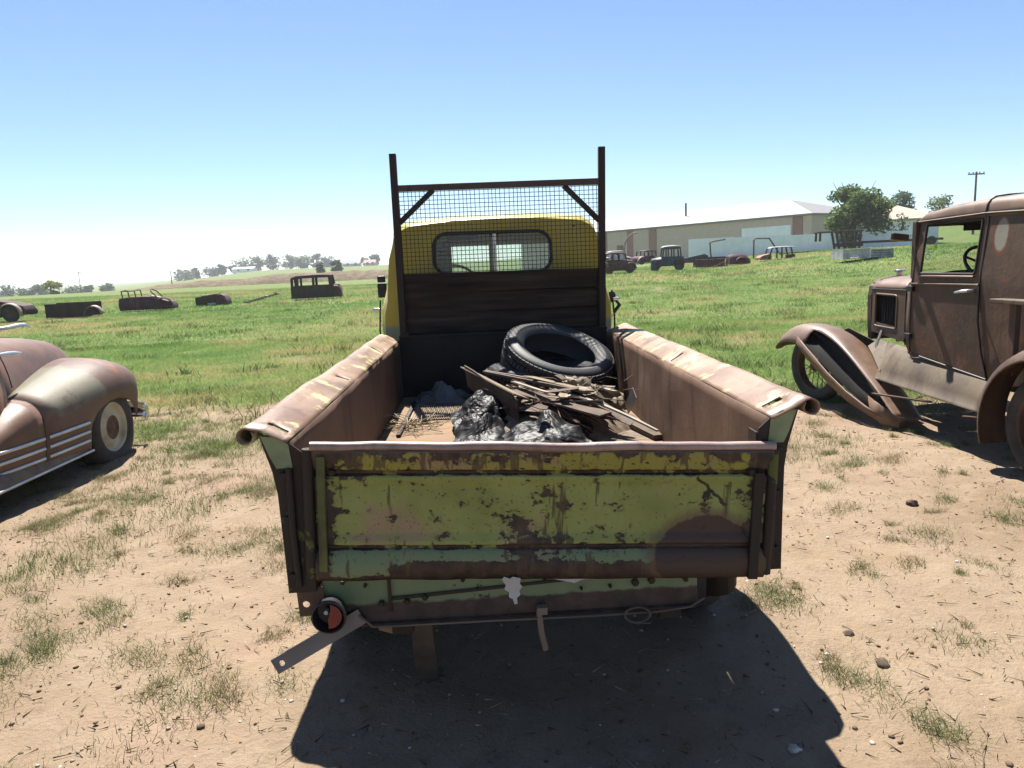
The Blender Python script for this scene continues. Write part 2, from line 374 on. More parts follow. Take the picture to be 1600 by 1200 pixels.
def make_sill():
    t = NT('teal_green_sill'); X = t.xyz(); z = t.math('ADD', X[2], t.math('MULTIPLY', t.math('SUBTRACT', t.noise(14, 5, .65), .5), .035))
    col = t.ramp(t.noise(5, 5), [(.3, (.085,.125,.068)), (.7, (.13,.175,.10))])
    rust = t.ramp(t.noise(20, 4), [(.35, (.018,.012,.010)), (.7, (.05,.032,.025))])
    col = t.mix(t.step(z, .602, .592), col, rust); col = t.mix(t.step(t.noise(16, 6, .7), .62, .645), col, rust)
    t.bump(t.noise(40, 4), .2, .004); return t.fin(col, .6, 0, .35)
M_sill = make_sill()

# ------------------------------------------------------------------ ground
def axis_lines(lo, hi, d, far_lo, far_hi, gr=1.13):
    a = list(np.arange(lo, hi+1e-6, d)); s_ = d; x = hi
    while x < far_hi: s_ *= gr; x += s_; a.append(x)
    s_ = d; x = lo; b = []
    while x > far_lo: s_ *= gr; x -= s_; b.append(x)
    return np.array(b[::-1]+a)
gx = axis_lines(-5, 5, .06, -4500, 4500); gy = axis_lines(.8, 9.5, .06, -300, 6500, 1.09)
GX, GY = np.meshgrid(gx, gy)
near = S(40, 12, np.hypot(GX, GY))
micro = ((fbm(GX*1.3, GY*1.3, 4, 21)-.5)*.05+(fbm(GX*5, GY*5, 3, 31)-.5)*.035+(fbm(GX*16, GY*16, 2, 41)-.5)*.014)*near
def ruts(x, y):
    r = 0
    for x0, w, d in ((-1.55,.10,.022),(-3.05,.11,.025),(1.75,.10,.02),(2.85,.09,.014)):
        c = (x-x0-.18*np.sin(y*.35+x0)-.03*np.sin(y*1.7))/w; k = .4+.6*vnoise(y*.8+x0, y*0, 66)
        r = r+k*(-d*np.exp(-c*c)+d*.55*np.exp(-(np.abs(c)-1.6)**2*2.5))
    return r*S(12, 8, y)
GZ = terrain(GX, GY)+micro-.006+ruts(GX, GY)
GG = grassy(GX, GY)*(.45+.55*S(4.5,8.5,GY))
def ground_z(x, y):
    n_ = S(40, 12, np.hypot(x, y))
    return terrain(x, y)+((fbm(x*1.3, y*1.3, 4, 21)-.5)*.05+(fbm(x*5, y*5, 3, 31)-.5)*.035+(fbm(x*16, y*16, 2, 41)-.5)*.014)*n_-.006+ruts(x, y)
def np_mesh(name, V, Fq, mat, attr=None):
    me = bpy.data.meshes.new(name); k = Fq.shape[1]
    me.vertices.add(len(V)); me.vertices.foreach_set('co', V.astype(np.float32).ravel())
    me.loops.add(Fq.size); me.loops.foreach_set('vertex_index', Fq.astype(np.int32).ravel())
    me.polygons.add(len(Fq)); me.polygons.foreach_set('loop_start', np.arange(0, Fq.size, k, dtype=np.int32)); me.polygons.foreach_set('loop_total', np.full(len(Fq), k, dtype=np.int32))
    if attr is not None:
        a = me.attributes.new(attr[0], 'FLOAT', 'POINT'); a.data.foreach_set('value', attr[1].astype(np.float32).ravel())
    me.materials.append(mat); me.update(calc_edges=True); me.validate()
    o = bpy.data.objects.new(name, me); COL.objects.link(o); return o
ny, nx = GX.shape
idx = np.arange(nx*ny).reshape(ny, nx)
Q = np.stack([idx[:-1,:-1], idx[:-1,1:], idx[1:,1:], idx[1:,:-1]], -1).reshape(-1, 4)
ground = np_mesh('ground', np.stack([GX, GY, GZ], -1).reshape(-1, 3), Q, M_ground, ('grass', GG.ravel()))
ground.data.polygons.foreach_set('use_smooth', np.ones(len(Q), bool)); kind(ground, 'structure')

# ================================================================== the pickup in front of the camera
truck = thing('pickup_truck', 'yellow cab pickup with rusty open bed and chipped green tailgate', 'pickup truck', (.0464, 1.8787, 0), (0, 0, .0336))
def dent(y, z, sd, a=.008): return a*(float(fbm(np.array(y*4.+sd), np.array(z*5.+sd*3), 3, 5))-.5)*2
# bed floor, walls, rails
MB().box(-.628, .628, .03, 2.52, .69, .72).build('bed_floor', M_floor, truck)
for sx in (-1, 1):
    rings = []
    ys = np.linspace(-.015, 2.54, 60); zs = np.linspace(.66, 1.068, 14)
    for y in ys: rings.append([(sx*(.635+dent(y, z, 2+sx)), y, z) for z in zs])
    MB().loft(rings).build('bed_side', M_bed_wall, truck, smooth=50, thick=.006)
    prof = [(0, 0), (.012, .006), (.018, .0095), (.062, .030), (.07, .034), (.092, .043), (.105, .046)]
    for k in range(1, 15):
        a = R(90-k*22); prof.append((.106+.021*math.cos(a), .0245+.021*math.sin(a)))
    slots = ((.035, .060), (.935, .957), (1.86, 1.882)) if sx < 0 else ((.06, .086), (1.06, 1.082), (2.2, 2.222))
    cuts = sorted([q for s_ in slots for q in s_]+list(np.linspace(-.035, 2.52, 40)))
    cuts = [c for c in cuts if not any(a < c < b for a, b in slots)]
    rings = []
    for y in cuts:
        e = 1+.05*(float(fbm(np.array(y*3.), np.array(sx*4.), 3, 9))-.5)
        rings.append([(sx*(.635+u*e), y, 1.069+v*e+dent(y*1.5, u*6, 4+sx, .008)) for u, v in prof])
    mid = [(cuts[i]+cuts[i+1])/2 for i in range(len(cuts)-1)]
    rail = MB().loft(rings, skip=lambda i, j: 2 <= j < 4 and any(a < mid[i] < b for a, b in slots)).build('bed_rail', M_rail, truck, smooth=50, thick=.0045)
    for a, b in slots:
        y0, y1 = a-.008, b+.008
        xa, xb = sorted((sx*.648, sx*.705)); MB().box(xa, xb, y0, y1, 1.0, 1.004).box(xa, xa+.003, y0, y1, 1.004, 1.068+(.014 if sx < 0 else 0)).box(xb-.003, xb, y0, y1, 1.004, 1.068+(.014 if sx > 0 else 0)).box(xa+.003, xb-.003, y0, y0+.003, 1.004, 1.068).box(xa+.003, xb-.003, y1-.003, y1, 1.004, 1.068).build('slot_shade_pocket', M_dark, truck)  # dark pocket boxes added under the slots to keep them black
# front panel of the bed
MB().box(-.633, .633, 2.52, 2.535, .68, 1.085).box(-.633, .633, 2.505, 2.54, 1.085, 1.10).build('bed_front_panel', M_dark, truck, bevel=.003)  # green panel given a dark colour for the shade it stands in
# rear corner posts
for sx in (-1, 1):
    zb = .652 if sx < 0 else .640
    out = [(.598, zb), (.672, zb), (.6735, .80), (.676, .93), (.684, .99), (.700, 1.05), (.712, 1.092), (.668, 1.086), (.634, 1.066), (.604, 1.04)]
    po = MB().plate([(sx*u, v) for u, v in out], [], .004, lambda u, v, w: (u, -.022+w, v)).build('corner_post', M_post, truck)
    MB().plate([(sx*u, v) for u, v in [(.630, 1.0), (.672, 1.0), (.686, 1.03), (.706, 1.088), (.668, 1.083), (.636, 1.064)]], [], .002, lambda u, v, w: (u, -.0245+w, v)).build('painted_corner', plain('worn_pale_green', (.15,.19,.10), .6, var=.3, scale=12), po)
    MB().box(min(sx*.665, sx*.673), max(sx*.665, sx*.673), -.02, .06, zb, 1.0).box(min(sx*.598, sx*.603), max(sx*.598, sx*.603), -.02, .035, zb, 1.03).build('post_flange', M_post, po)
    # vertical ridge and hinge strap on the post face
    MB().tube([(sx*.640, -.026, zb+.02), (sx*.642, -.03, .85), (sx*.640, -.026, 1.0)], .010, 8).build('post_rib', M_dark, po, smooth=60)
    for zz in (.70, .86, .98):
        MB().lathe([(0, -.034), (.010, -.034), (.012, -.030), (.012, -.022)], 8, 'y', (sx*.655, 0, zz)).build('bolt', M_dark, po)
# tailgate (hangs a little askew)
TW, TH = 1.212, .375
def tg_y(u, z):
    e = min(u, TW-u); y = 0
    if z > .296: y = -.012*S(.296, .36, z)
    y += .010*(S(.286, .292, z)*(1-S(.300, .308, z)))                           # crease
    y += .009*(S(.080, .086, z)*(1-S(.093, .100, z)))
    y += .010*S(.030, .062, e)*S(.108, .125, z)*(1-S(.262, .28, z))              # recessed centre panel
    if z < .08: y += -.012*math.sin(math.pi*min(1, (z+.005)/.085))
    y += .008*(float(fbm(np.array(u*3.), np.array(z*6.), 3, 6))-.5)+.0035*(float(fbm(np.array(u*14.), np.array(z*14.), 2, 8))-.5)
    return -.030+float(y)
zs = list(np.linspace(0, .078, 8))+list(np.linspace(.082, .104, 7))+list(np.linspace(.11, .28, 16))+list(np.linspace(.284, .31, 8))+list(np.linspace(.315, .36, 6))
us = [0, .008, .02, .03, .04, .05, .062]+list(np.linspace(.08, TW-.08, 90))+[TW-.062, TW-.05, TW-.04, TW-.03, TW-.02, TW-.008, TW]
rings = [[(u, tg_y(u, z)+(0 if z > 0 else .004), z+(.006*(float(fbm(np.array(u*9.), np.array(0.), 3, 7))-.5) if z < .03 else 0)) for z in zs] for u in us]
tg = MB().loft(rings).build('tailgate', M_tailgate, truck, smooth=60, thick=.004, loc=(-.592, -.004, .690), rot=(0, .053, 0))
def roll(u): return (u, -.036+.004*math.sin(u*7), .369+.004*(float(fbm(np.array(u*6.), np.array(3.), 3, 2))-.5)*2)
MB().tube([roll(u) for u in np.linspace(-.004, TW+.006, 60)], .0125, 10).build('top_roll', rusty('bare_rolled_edge', (.15,.095,.075), (.26,.18,.15), (.38,.29,.25), rough=(.35,.6), spec=.6), tg, smooth=60)
for u, w in ((-.012, 1), (TW+.004, 1)):
    MB().tube([(u, -.026, .01), (u, -.03, .2), (u, -.026, .36)], .0165, 8).build('side_channel', M_post, tg, smooth=60)
MB().box(.012, .034, -.05, -.036, .03, .345).build('edge_strip', rusty('streaky_green_strip', (.03,.022,.014), (.09,.10,.03), (.15,.17,.05), scale=9), tg, bevel=.004)
MB().box(TW-.05, TW-.022, -.05, -.036, .0, .30).build('edge_strip', M_dark, tg, bevel=.004)
for u in (.05, TW-.055):
    for zz in (.30,):
        MB().lathe([(0, -.046), (.008, -.045), (.010, -.04), (.010, -.03)], 8, 'y', (u, 0, zz)).build('rivet', M_dark, tg)
# rear sill
sl = MB()
sl.prism([(-.016, .545), (-.006, .548), (.0, .60), (-.002, .688), (.03, .69), (.03, .53), (.0, .53)], 'x', -.585, .445)
sill = sl.build('rear_sill', M_sill, truck, bevel=.002)
MB().prism([(-.40, .606), (.10, .634), (.10, .641), (-.40, .616)], 'y', -.0065, -.003).build('seam', M_dark, sill)
MB().box(-.41, -.402, -.010, -.002, .575, .682).build('overlap_edge', M_dark, sill)
for bx, bz, br in ((-.53,.668,.007),(-.43,.60,.009),(-.36,.602,.009),(-.31,.610,.009),(-.47,.655,.005),(-.27,.665,.004),(-.205,.655,.006),(-.165,.628,.004),(-.06,.600,.006),(.12,.61,.004),(.2,.612,.005),(.27,.618,.011),(.315,.622,.011),(.41,.62,.008),(.02,.64,.004)):
    MB().lathe([(0, -.016), (br*.8, -.015), (br, -.011), (br, -.002)], 6, 'y', (bx, 0, bz)).build('bolt', M_dark, sill)
MB().tube([(-.49,-.02,.575), (-.455,-.022,.542), (-.40,-.024,.541), (-.1,-.026,.540), (.15,-.026,.537), (.33,-.026,.538), (.42,-.022,.545), (.46,-.015,.565)], .0035, 6).build('hanging_wire', plain('grey_wire', (.08,.07,.06), .6), sill, smooth=60)
MB().tube([(.27+.035*math.cos(a), -.030, .535+.022*math.sin(a)) for a in np.linspace(0, 2*math.pi, 18)[:-1]], .004, 6, closed=True).build('wire_loop', plain('grey_wire_loop', (.05,.045,.04), .6), sill, smooth=60)
MB().tube([(.0,-.02,.56), (.004,-.03,.50), (.014,-.03,.448)], .0085, 7).box(-.006,.022,-.04,-.018,.555,.575).build('hook_bolt', plain('grey_bolt', (.11,.09,.075), .6), sill, smooth=50)
# corner bracket, tail lamp, strap
MB().plate([(-.655,.66),(-.585,.66),(-.575,.58),(-.652,.578)], [[(-.632+.010*math.cos(a), .612+.010*math.sin(a)) for a in np.linspace(0,2*math.pi,12)[:-1]]], .004, lambda u,v,w: (u, -.012+w, v)).build('corner_bracket', M_rust, truck)
lamp = MB().lathe([(.028,-.004),(.040,-.02),(.043,-.055),(.0465,-.060),(.0465,-.066),(.042,-.068),(.040,-.060),(.036,-.030),(0,-.024)], 28, 'y', (-.562, 0, .597)).build('tail_lamp', M_black, truck, smooth=50)
M_red = plain('broken_red_lens', (.12,.008,.008), .25, var=.2, bump=.05); M_red.node_tree.nodes['Principled BSDF'].inputs['Roughness'].default_value = .2
MB().plate([(.035*math.cos(a), .035*math.sin(a)) for a in np.linspace(R(-95), R(80), 12)]+[(.004,.012),(-.004,-.008)], [], .007, lambda u,v,w: (-.562+u, -.062+w-.2*abs(u)*.1, .597+v)).build('lens', M_red, lamp, bevel=.002)
MB().lathe([(0,-.05),(.006,-.048),(.007,-.03)], 10, 'y', (-.572, 0, .602)).build('bulb', plain('dusty_bulb', (.4,.4,.38), .3), lamp, smooth=60)
st = MB().plate([(-.135,-.022),(.135,-.022),(.135,.022),(-.135,.022)], [[(-.112+.008*math.cos(a), .008*math.sin(a)) for a in np.linspace(0,2*math.pi,12)[:-1]]], .005, lambda u,v,w: (u, w, v))
st.build('strap_bracket', plain('bare_grey_steel', (.11,.11,.115), .5, .3, var=.35), truck, loc=(-.604, -.03, .511), rot=(R(-8), R(-26.5), R(6)))
# chassis
for sx in (-1, 1):
    MB().prism([(sx*.36, .46), (sx*.42, .46), (sx*.42, .58), (sx*.36, .58)], 'y', .08, 5.2).build('frame_rail', M_dark, truck)
    for yc, nm in ((1.12, 'rear'), (4.55, 'front')):
        w = thing('wheel', '', '', (sx*.70, yc, .0)); w.parent = truck; del w['label']; del w['category']
        MB().lathe([(.19,-.085),(.215,-.10),(.28,-.112),(.325,-.10),(.338,-.075),(.342,0),(.338,.075),(.325,.10),(.28,.112),(.215,.10),(.19,.085)], 40, 'x', (0,0,.335)).build('tyre', M_oldrub, w, smooth=50)
        MB().lathe([(.20,-.085),(.198,-.07),(.175,-.05),(.17,.05),(.198,.07),(.20,.085)], 32, 'x', (0,0,.335)).lathe([(.175,sx*.04),(.12,sx*.055),(.05,sx*.03),(0,sx*.03)], 32, 'x', (0,0,.335)).build('rim', M_rust, w, smooth=50)
MB().tube([(-.68,1.12,.335),(-.3,1.12,.335),(-.16,1.12,.335),(0,1.12,.335),(.16,1.12,.335),(.3,1.12,.335),(.68,1.12,.335)], [.045,.05,.09,.14,.09,.05,.045], 12).build('rear_axle', M_dark, truck, smooth=60)
# rear fenders (outside the bed, behind its walls)
for sx in (-1, 1):
    rings = []
    for k in range(25):
        a = R(188-196*k/24); cy, cz, rr = 1.10, .46, .53
        y, z = cy-rr*math.cos(a)*1.02, cz+rr*math.copysign(abs(math.sin(a))**.55, math.sin(a))
        sh = 1-.5*float(S(.74 if sx < 0 else .9, .95 if sx < 0 else 1.0, math.cos(a))); rings.append([(sx*(.645+q*.26*sh), y+(cy-y)*d, z+(cz-z)*d) for q, d in ((0, 0), (.3, -.01), (.6, .0), (.82, .035), (.95, .09), (1.0, .17))])
    MB().loft(rings).build('rear_fender', M_dark, truck, smooth=60, thick=.004)

# headboard rack
hb = MB()
def hpost(x0, x1, z1): return MB().box(x0-.021, x0+.021, 2.545, 2.549, .72, .7201)
lp = MB().bar((-.612, 2.565, .72), (-.604, 2.565, 2.169), .040, .040, (0,1,0)).build('rack_post', M_dark, truck, bevel=.002)
rp = MB().bar((.606, 2.565, .72), (.632, 2.565, 2.164), .040, .040, (0,1,0)).build('rack_post', M_dark, truck, bevel=.002)
MB().bar((-.586, 2.565, 1.970), (.612, 2.565, 1.966), .036, .036, (0,1,0)).build('rack_top_bar', rusty('rack_bar_rust', (.03,.02,.016), (.06,.037,.028), (.10,.06,.045)), truck, bevel=.002)
MB().bar((-.590, 2.568, 1.770), (-.378, 2.568, 1.955), .030, .034, (0,1,0)).build('rack_brace', M_dark, truck, bevel=.002)
MB().bar((.612, 2.568, 1.735), (.400, 2.568, 1.950), .030, .034, (0,1,0)).build('rack_brace', M_dark, truck, bevel=.002)
ms = MB()
for k in range(48):
    x = -.585+k*.0252; ms.bar((x, 2.583, 1.44), (x+.004*math.sin(k), 2.583, 1.955), .0036, .0036)
for k in range(21):
    z = 1.445+k*.0252; ms.bar((-.59, 2.5855, z), (.615, 2.5855, z-.004), .0036, .0036)
ms.build('wire_mesh_screen', plain('mesh_wire', (.035,.032,.03), .5, .3), truck)
for z0, z1, dy in ((1.105, 1.222, .0), (1.227, 1.342, .004), (1.347, 1.462, -.002)):
    rings = []
    for x in np.linspace(-.588, .604, 24):
        w = .003*(float(fbm(np.array(x*4.), np.array(z0*9), 3, 13))-.5)*2
        rings.append([(x, 2.572+dy, z0+w), (x, 2.590+dy, z0+w), (x, 2.590+dy, z1+w-.01*(x/.6)*.6), (x, 2.572+dy, z1+w-.01*(x/.6)*.6)])
    MB().loft(rings, closed=True, cap=True).build('rack_board', M_board, truck)
MB().box(-.59, .60, 2.568, 2.592, .74, 1.098).build('rack_board', M_board, truck)
MB().box(-.585, .598, 2.598, 2.604, .9, 1.44).build('rack_backing', M_board, truck)

# cab
def cab_half(y):
    """half outline of the cab at depth y: list of (x, z) from the sill up to the roof centre"""
    k = S(2.70, 3.15, y); f = S(3.55, 4.05, y)
    wb = .70+.075*k-.06*f; wt = .665+.045*k-.07*f; zt = spline(y, [2.70,2.78,2.95,3.35,3.75,4.05], [1.778,1.806,1.824,1.836,1.825,1.76])
    P = [(wb-.05, .72), (wb-.012, .80), (wb, .95), (wb+.012, 1.10), (wb+.008, 1.22), (wb-.012, 1.30), (wt+.012, 1.42), (wt-.004, 1.56), (wt-.030, 1.64)]
    rr = .16
    for a in (20, 40, 60, 75, 90): P.append((wt-.03-rr+rr*math.cos(R(a))*1.0, zt-.035-rr*.62+rr*.62*math.sin(R(a))+.012*math.sin(R(a))))
    xe = P[-1][0]
    for q in (.8, .6, .4, .2, 0): P.append((xe*q, zt-.022*q*q))
    return P
CX0 = -.022
def cab_ring(y):
    h = cab_half(y); return [(CX0+x, y, z) for x, z in h]+[(CX0-x, y, z) for x, z in reversed(h[:-1])]
cys = [2.70, 2.72, 2.76, 2.82, 2.92, 3.05, 3.15, 3.3, 3.5, 3.7, 3.80, 3.92, 4.05]
rings = [cab_ring(y) for y in cys]; nh = len(cab_half(3)); nr = 2*nh-1
def skip_win(i, j):
    y = (cys[i]+cys[i+1])/2; jj = j if j < nh-1 else nr-2-j
    return (3.05 < y < 3.80 and 5 <= jj < 8) or (3.05 < y and False)
MB().loft(rings, skip=skip_win).build('cab_shell', M_yellow, truck, smooth=40, thick=.004)
# back panel with the rear window opening
o2 = [(x, z) for x, y, z in cab_ring(2.70)]
win = rrect(-.405, .322, 1.452, 1.700, .085, 6)
MB().plate(o2, [win], .004, lambda u, v, w: (u, 2.700-w+.0, v)).build('cab_back_panel', M_yellow, truck)
seal = rrect(-.405, .322, 1.452, 1.700, .085, 6)
cb = MB().tube([(u, 2.690, v-.014*(u/.4)*.3) for u, v in seal], .0105, 8, closed=True).build('rear_window', M_black, truck, smooth=60)
MB().plate(rrect(-.40, -.036, 1.455, 1.696, .05, 4), [], .003, lambda u,v,w: (u, 2.698+w, v)).build('pane', M_glass, cb)
MB().plate(rrect(-.016, .318, 1.455, 1.696, .05, 4), [], .003, lambda u,v,w: (u, 2.698+w, v)).build('pane', M_glass, cb)
MB().box(-.036, -.016, 2.686, 2.700, 1.45, 1.70).build('centre_bar', M_dullchr, cb)
MB().lathe([(0,-.012),(.006,-.010),(.008,0)], 10, 'y', (.47, 2.70, 1.72)).build('marker_screw', M_black, truck, smooth=50)
# front: firewall with windscreen opening, dash, seat, steering wheel
o3 = [(x, z) for x, y, z in cab_ring(4.05)]
ws_ = rrect(-.60, .556, 1.30, 1.66, .06, 4)
MB().plate(o3, [ws_], .01, lambda u,v,w: (u, 4.05+w-.14*(v-1.3)*0, v)).build('windscreen_surround', M_yellow, truck)
MB().box(-.05, -.01, 4.045, 4.065, 1.30, 1.66).build('windscreen_post', M_yellow, truck)
MB().plate(rrect(-.60, .556, 1.30, 1.66, .06, 4), [], .003, lambda u,v,w: (u, 4.056+w, v)).build('windscreen', M_clear, truck)
MB().box(-.66, .62, 3.82, 4.02, 1.12, 1.28).build('dashboard', M_dark, truck, bevel=.03)
MB().box(-.62, .58, 2.80, 2.95, .95, 1.42).box(-.62, .58, 2.95, 3.40, .90, 1.05).build('bench_seat', M_black, truck, bevel=.03)
MB().box(-.60, .56, 2.75, 4.0, .70, .73).build('cab_floor', M_dark, truck)
MB().tube([(-.34+.20*math.cos(a), 3.62+.10*math.sin(a), 1.34+.17*math.sin(a)) for a in np.linspace(0,2*math.pi,28)[:-1]], .011, 8, closed=True).bar((-.54,3.62,1.34),(-.14,3.62,1.34),.02,.01).tube([(-.34,3.62,1.34),(-.34,3.9,1.1)], .018, 8).build('steering_wheel', M_black, truck, smooth=60)
MB().box(-.41, -.30, 2.80, 2.83, 1.40, 1.66).box(-.33,-.12,2.80,2.82,1.66,1.70).build('dark_headrest', M_black, truck, bevel=.01)
# doors: seams, handles, mirrors
for sx in (-1, 1):
    xe = CX0+sx*.797
    MB().tube([(xe-sx*.008, 3.02, .80), (xe-sx*.002, 3.02, 1.1), (xe-sx*.018, 3.02, 1.30)], .006, 6).build('door_seam', M_black, truck)
    hd = MB().tube([(xe-.0, 3.06, 1.235), (xe+sx*.035, 3.06, 1.238), (xe+sx*.036, 3.16, 1.235)], .010, 8).build('door_handle', M_dullchr, truck, smooth=60)
mr = MB().tube([(CX0-.78, 3.78, 1.28), (-.85, 3.74, 1.32), (-.885, 3.74, 1.40)], .008, 6).build('side_mirror', M_black, truck, smooth=60)
MB().box(-.915, -.845, 3.715, 3.735, 1.29, 1.40).build('mirror_head', M_black, mr, bevel=.01)
MB().box(-.912, -.85, 3.712, 3.73, 1.405, 1.455).build('mirror_head', M_black, mr, bevel=.008)
MB().tube([(.74, 3.3, 1.20), (.83, 3.3, 1.22), (.86, 3.3, 1.18), (.82, 3.3, 1.13)], .014, 8).lathe([(0,-.02),(.03,-.015),(.032,.01),(0,.02)], 14, 'y', (.80, 3.29, 1.25)).build('mirror_bracket', M_black, truck, smooth=60)
# hood and front fenders
rings = []
for y, w, zt in ((4.06,.60,1.24),(4.3,.57,1.25),(4.7,.50,1.24),(5.0,.42,1.20),(5.15,.36,1.10),(5.2,.33,.95)):
    rings.append([(CX0+w*math.copysign(abs(math.cos(t))**.6, math.cos(t)), y, .72+(zt-.72)*abs(math.sin(t))**.6) for t in np.linspace(0, math.pi, 25)])
MB().loft(rings).build('hood', M_yellow, truck, smooth=50, thick=.004)
MB().box(-.36, .32, 5.18, 5.21, .62, 1.05).build('grille', M_dark, truck, bevel=.02)
for sx in (-1, 1):
    rings = []
    for k in range(21):
        a = R(195-200*k/20); y, z = 4.55-.50*math.cos(a), .40+.50*math.sin(a)
        rings.append([(CX0+sx*(.50+q*.40), y+(4.55-y)*d, z+(.40-z)*d) for q, d in ((0,0),(.4,-.02),(.7,.02),(.9,.10),(1.0,.22))])
    ff = MB().loft(rings).build('front_fender', M_yellow, truck, smooth=60, thick=.004)
    MB().lathe([(0,.12),(.08,.11),(.10,.09),(.10,.02),(.06,-.06)], 20, 'y', (CX0+sx*.62, 5.0, .95)).build('headlamp', M_dullchr, truck, smooth=50)
MB().box(-.80, .76, 5.28, 5.33, .46, .60).build('front_bumper', M_dullchr, truck, bevel=.01)
MB().prism([(-.80,.45),(-.64,.45),(-.64,.72),(-.72,.75)], 'y', 2.75, 4.05).build('running_board', M_dark, truck)
MB().prism([(.76,.45),(.60,.45),(.60,.72),(.68,.75)], 'y', 2.75, 4.05).build('running_board', M_dark, truck)

# ================================================================== things lying in the bed
bpy.context.view_layer.update()
TM = Matrix.Translation((.0464, 1.8787, 0)) @ Matrix.Rotation(.0336, 4, 'Z')
def tw(x, y, z): return TM @ Vector((x, y, z))
TROT = .0336
def blob(mb, c, r, sd, sq=(1,1,1), n=8, amp=.35):
    """rough stone"""
    V = []; rnd = random.Random(sd); ph = [rnd.random()*6 for _ in range(6)]
    for i in range(n+1):
        th = math.pi*i/n
        for j in range(2*n):
            a = 2*math.pi*j/(2*n); d = Vector((math.sin(th)*math.cos(a), math.sin(th)*math.sin(a), math.cos(th)))
            k = 1+amp*(.5*math.sin(3*d.x+ph[0])+.5*math.sin(4*d.y+ph[1])*math.cos(3*d.z+ph[2])+.3*math.sin(7*d.x+5*d.z+ph[3])+.2*math.sin(9*d.y+ph[4]))
            d = Vector((round(d.x*2.6)/2.6*.35+d.x*.65, d.y, d.z))
            V.append((c[0]+d.x*r*k*sq[0], c[1]+d.y*r*k*sq[1], c[2]+d.z*r*k*sq[2]))
    m2 = 2*n
    mb.add(V, [(i*m2+j, i*m2+(j+1) % m2, (i+1)*m2+(j+1) % m2, (i+1)*m2+j) for i in range(n) for j in range(m2)])
    return mb
def make_tyre(name, label, loc, rot, Ro=.335, Ri=.205, w=.10, lugs=70):
    t = thing(name, label, 'tyre', loc, rot)
    pr = [(Ri,-w*.75),(Ri+.012,-w*.92),(Ri+.05,-w*1.12),(Ro-.05,-w*1.12),(Ro-.025,-w*1.0),(Ro-.016,-w*.88)]
    MB().lathe(pr+[(Ro-.012,0)]+[(a,-b) for a,b in reversed(pr)]+[(Ri+.006,w*.5),(Ri+.02,0),(Ri+.006,-w*.5)], 64, 'z', closed=True).build('carcass', M_rubber, t, smooth=40)
    tr = MB()
    for row, (h0, h1, ph) in enumerate(((-.88,-.52,0),(-.46,-.05,.5),(.05,.46,0),(.52,.88,.5))):
        for k in range(lugs):
            a0 = 2*math.pi*(k+ph)/lugs; a1 = a0+2*math.pi*.80/lugs; sl_ = .35*2*math.pi/lugs
            P = []
            for rr in (Ro-.02, Ro-(.006 if abs(h0) > .5 and abs(h1) > .5 else 0)):
                for a, h in ((a0, h0), (a1, h0), (a1+sl_, h1), (a0+sl_, h1)):
                    P.append((rr*math.cos(a), rr*math.sin(a), h*w))
            tr.add(P, [(0,3,2,1),(4,5,6,7),(0,1,5,4),(1,2,6,5),(2,3,7,6),(3,0,4,7)])
    tr.build('tread', M_rubber, t)
    MB().lathe([(Ri+.045,w*1.115),(Ri+.052,w*1.15),(Ri+.060,w*1.115)], 64, 'z').lathe([(Ri+.045,-w*1.115),(Ri+.052,-w*1.15),(Ri+.060,-w*1.115)], 64, 'z').build('sidewall_ridge', M_rubber, t, smooth=60)
    return t
nrm = Vector((.24, -.34, .91)).normalized()
make_tyre('tyre', 'black tyre tilted on top of another tyre in the truck bed', tw(.285, 2.13, .962), nrm.to_track_quat('Z', 'Y').to_euler(), .315, .205, .08)
make_tyre('tyre', 'dark tyre lying flat beneath the tilted one in the truck bed', tw(.20, 2.16, .828), (0, .02, .4), .325, .2, .10, 60)
# ribbed mat
rb = MB(); rb.box(-.525, -.20, 1.80, 2.45, .722, .727)
for k in range(27): x = -.52+k*.012; rb.prism([(x,.727),(x+.003,.732),(x+.006,.732),(x+.009,.727)], 'y', 1.802, 2.448)
o = rb.build('ribbed_mat', rusty('tan_ribbed_metal', (.16,.115,.075), (.22,.165,.11), (.28,.215,.15), streak=False), loc=TM.translation, rot=(0,0,TROT)); tag(o, 'small ribbed metal mat on the truck bed floor', 'mat')
# left rack post's cast shadow, laid beside it as a dark strip
o = MB().box(-.552, -.532, 1.45, 2.40, .724, .735).build('post_shadow_strip', M_dark, loc=TM.translation, rot=(0,0,TROT)); tag(o, 'dark strip painting the rack post shadow beside the ribbed mat', 'metal strip')
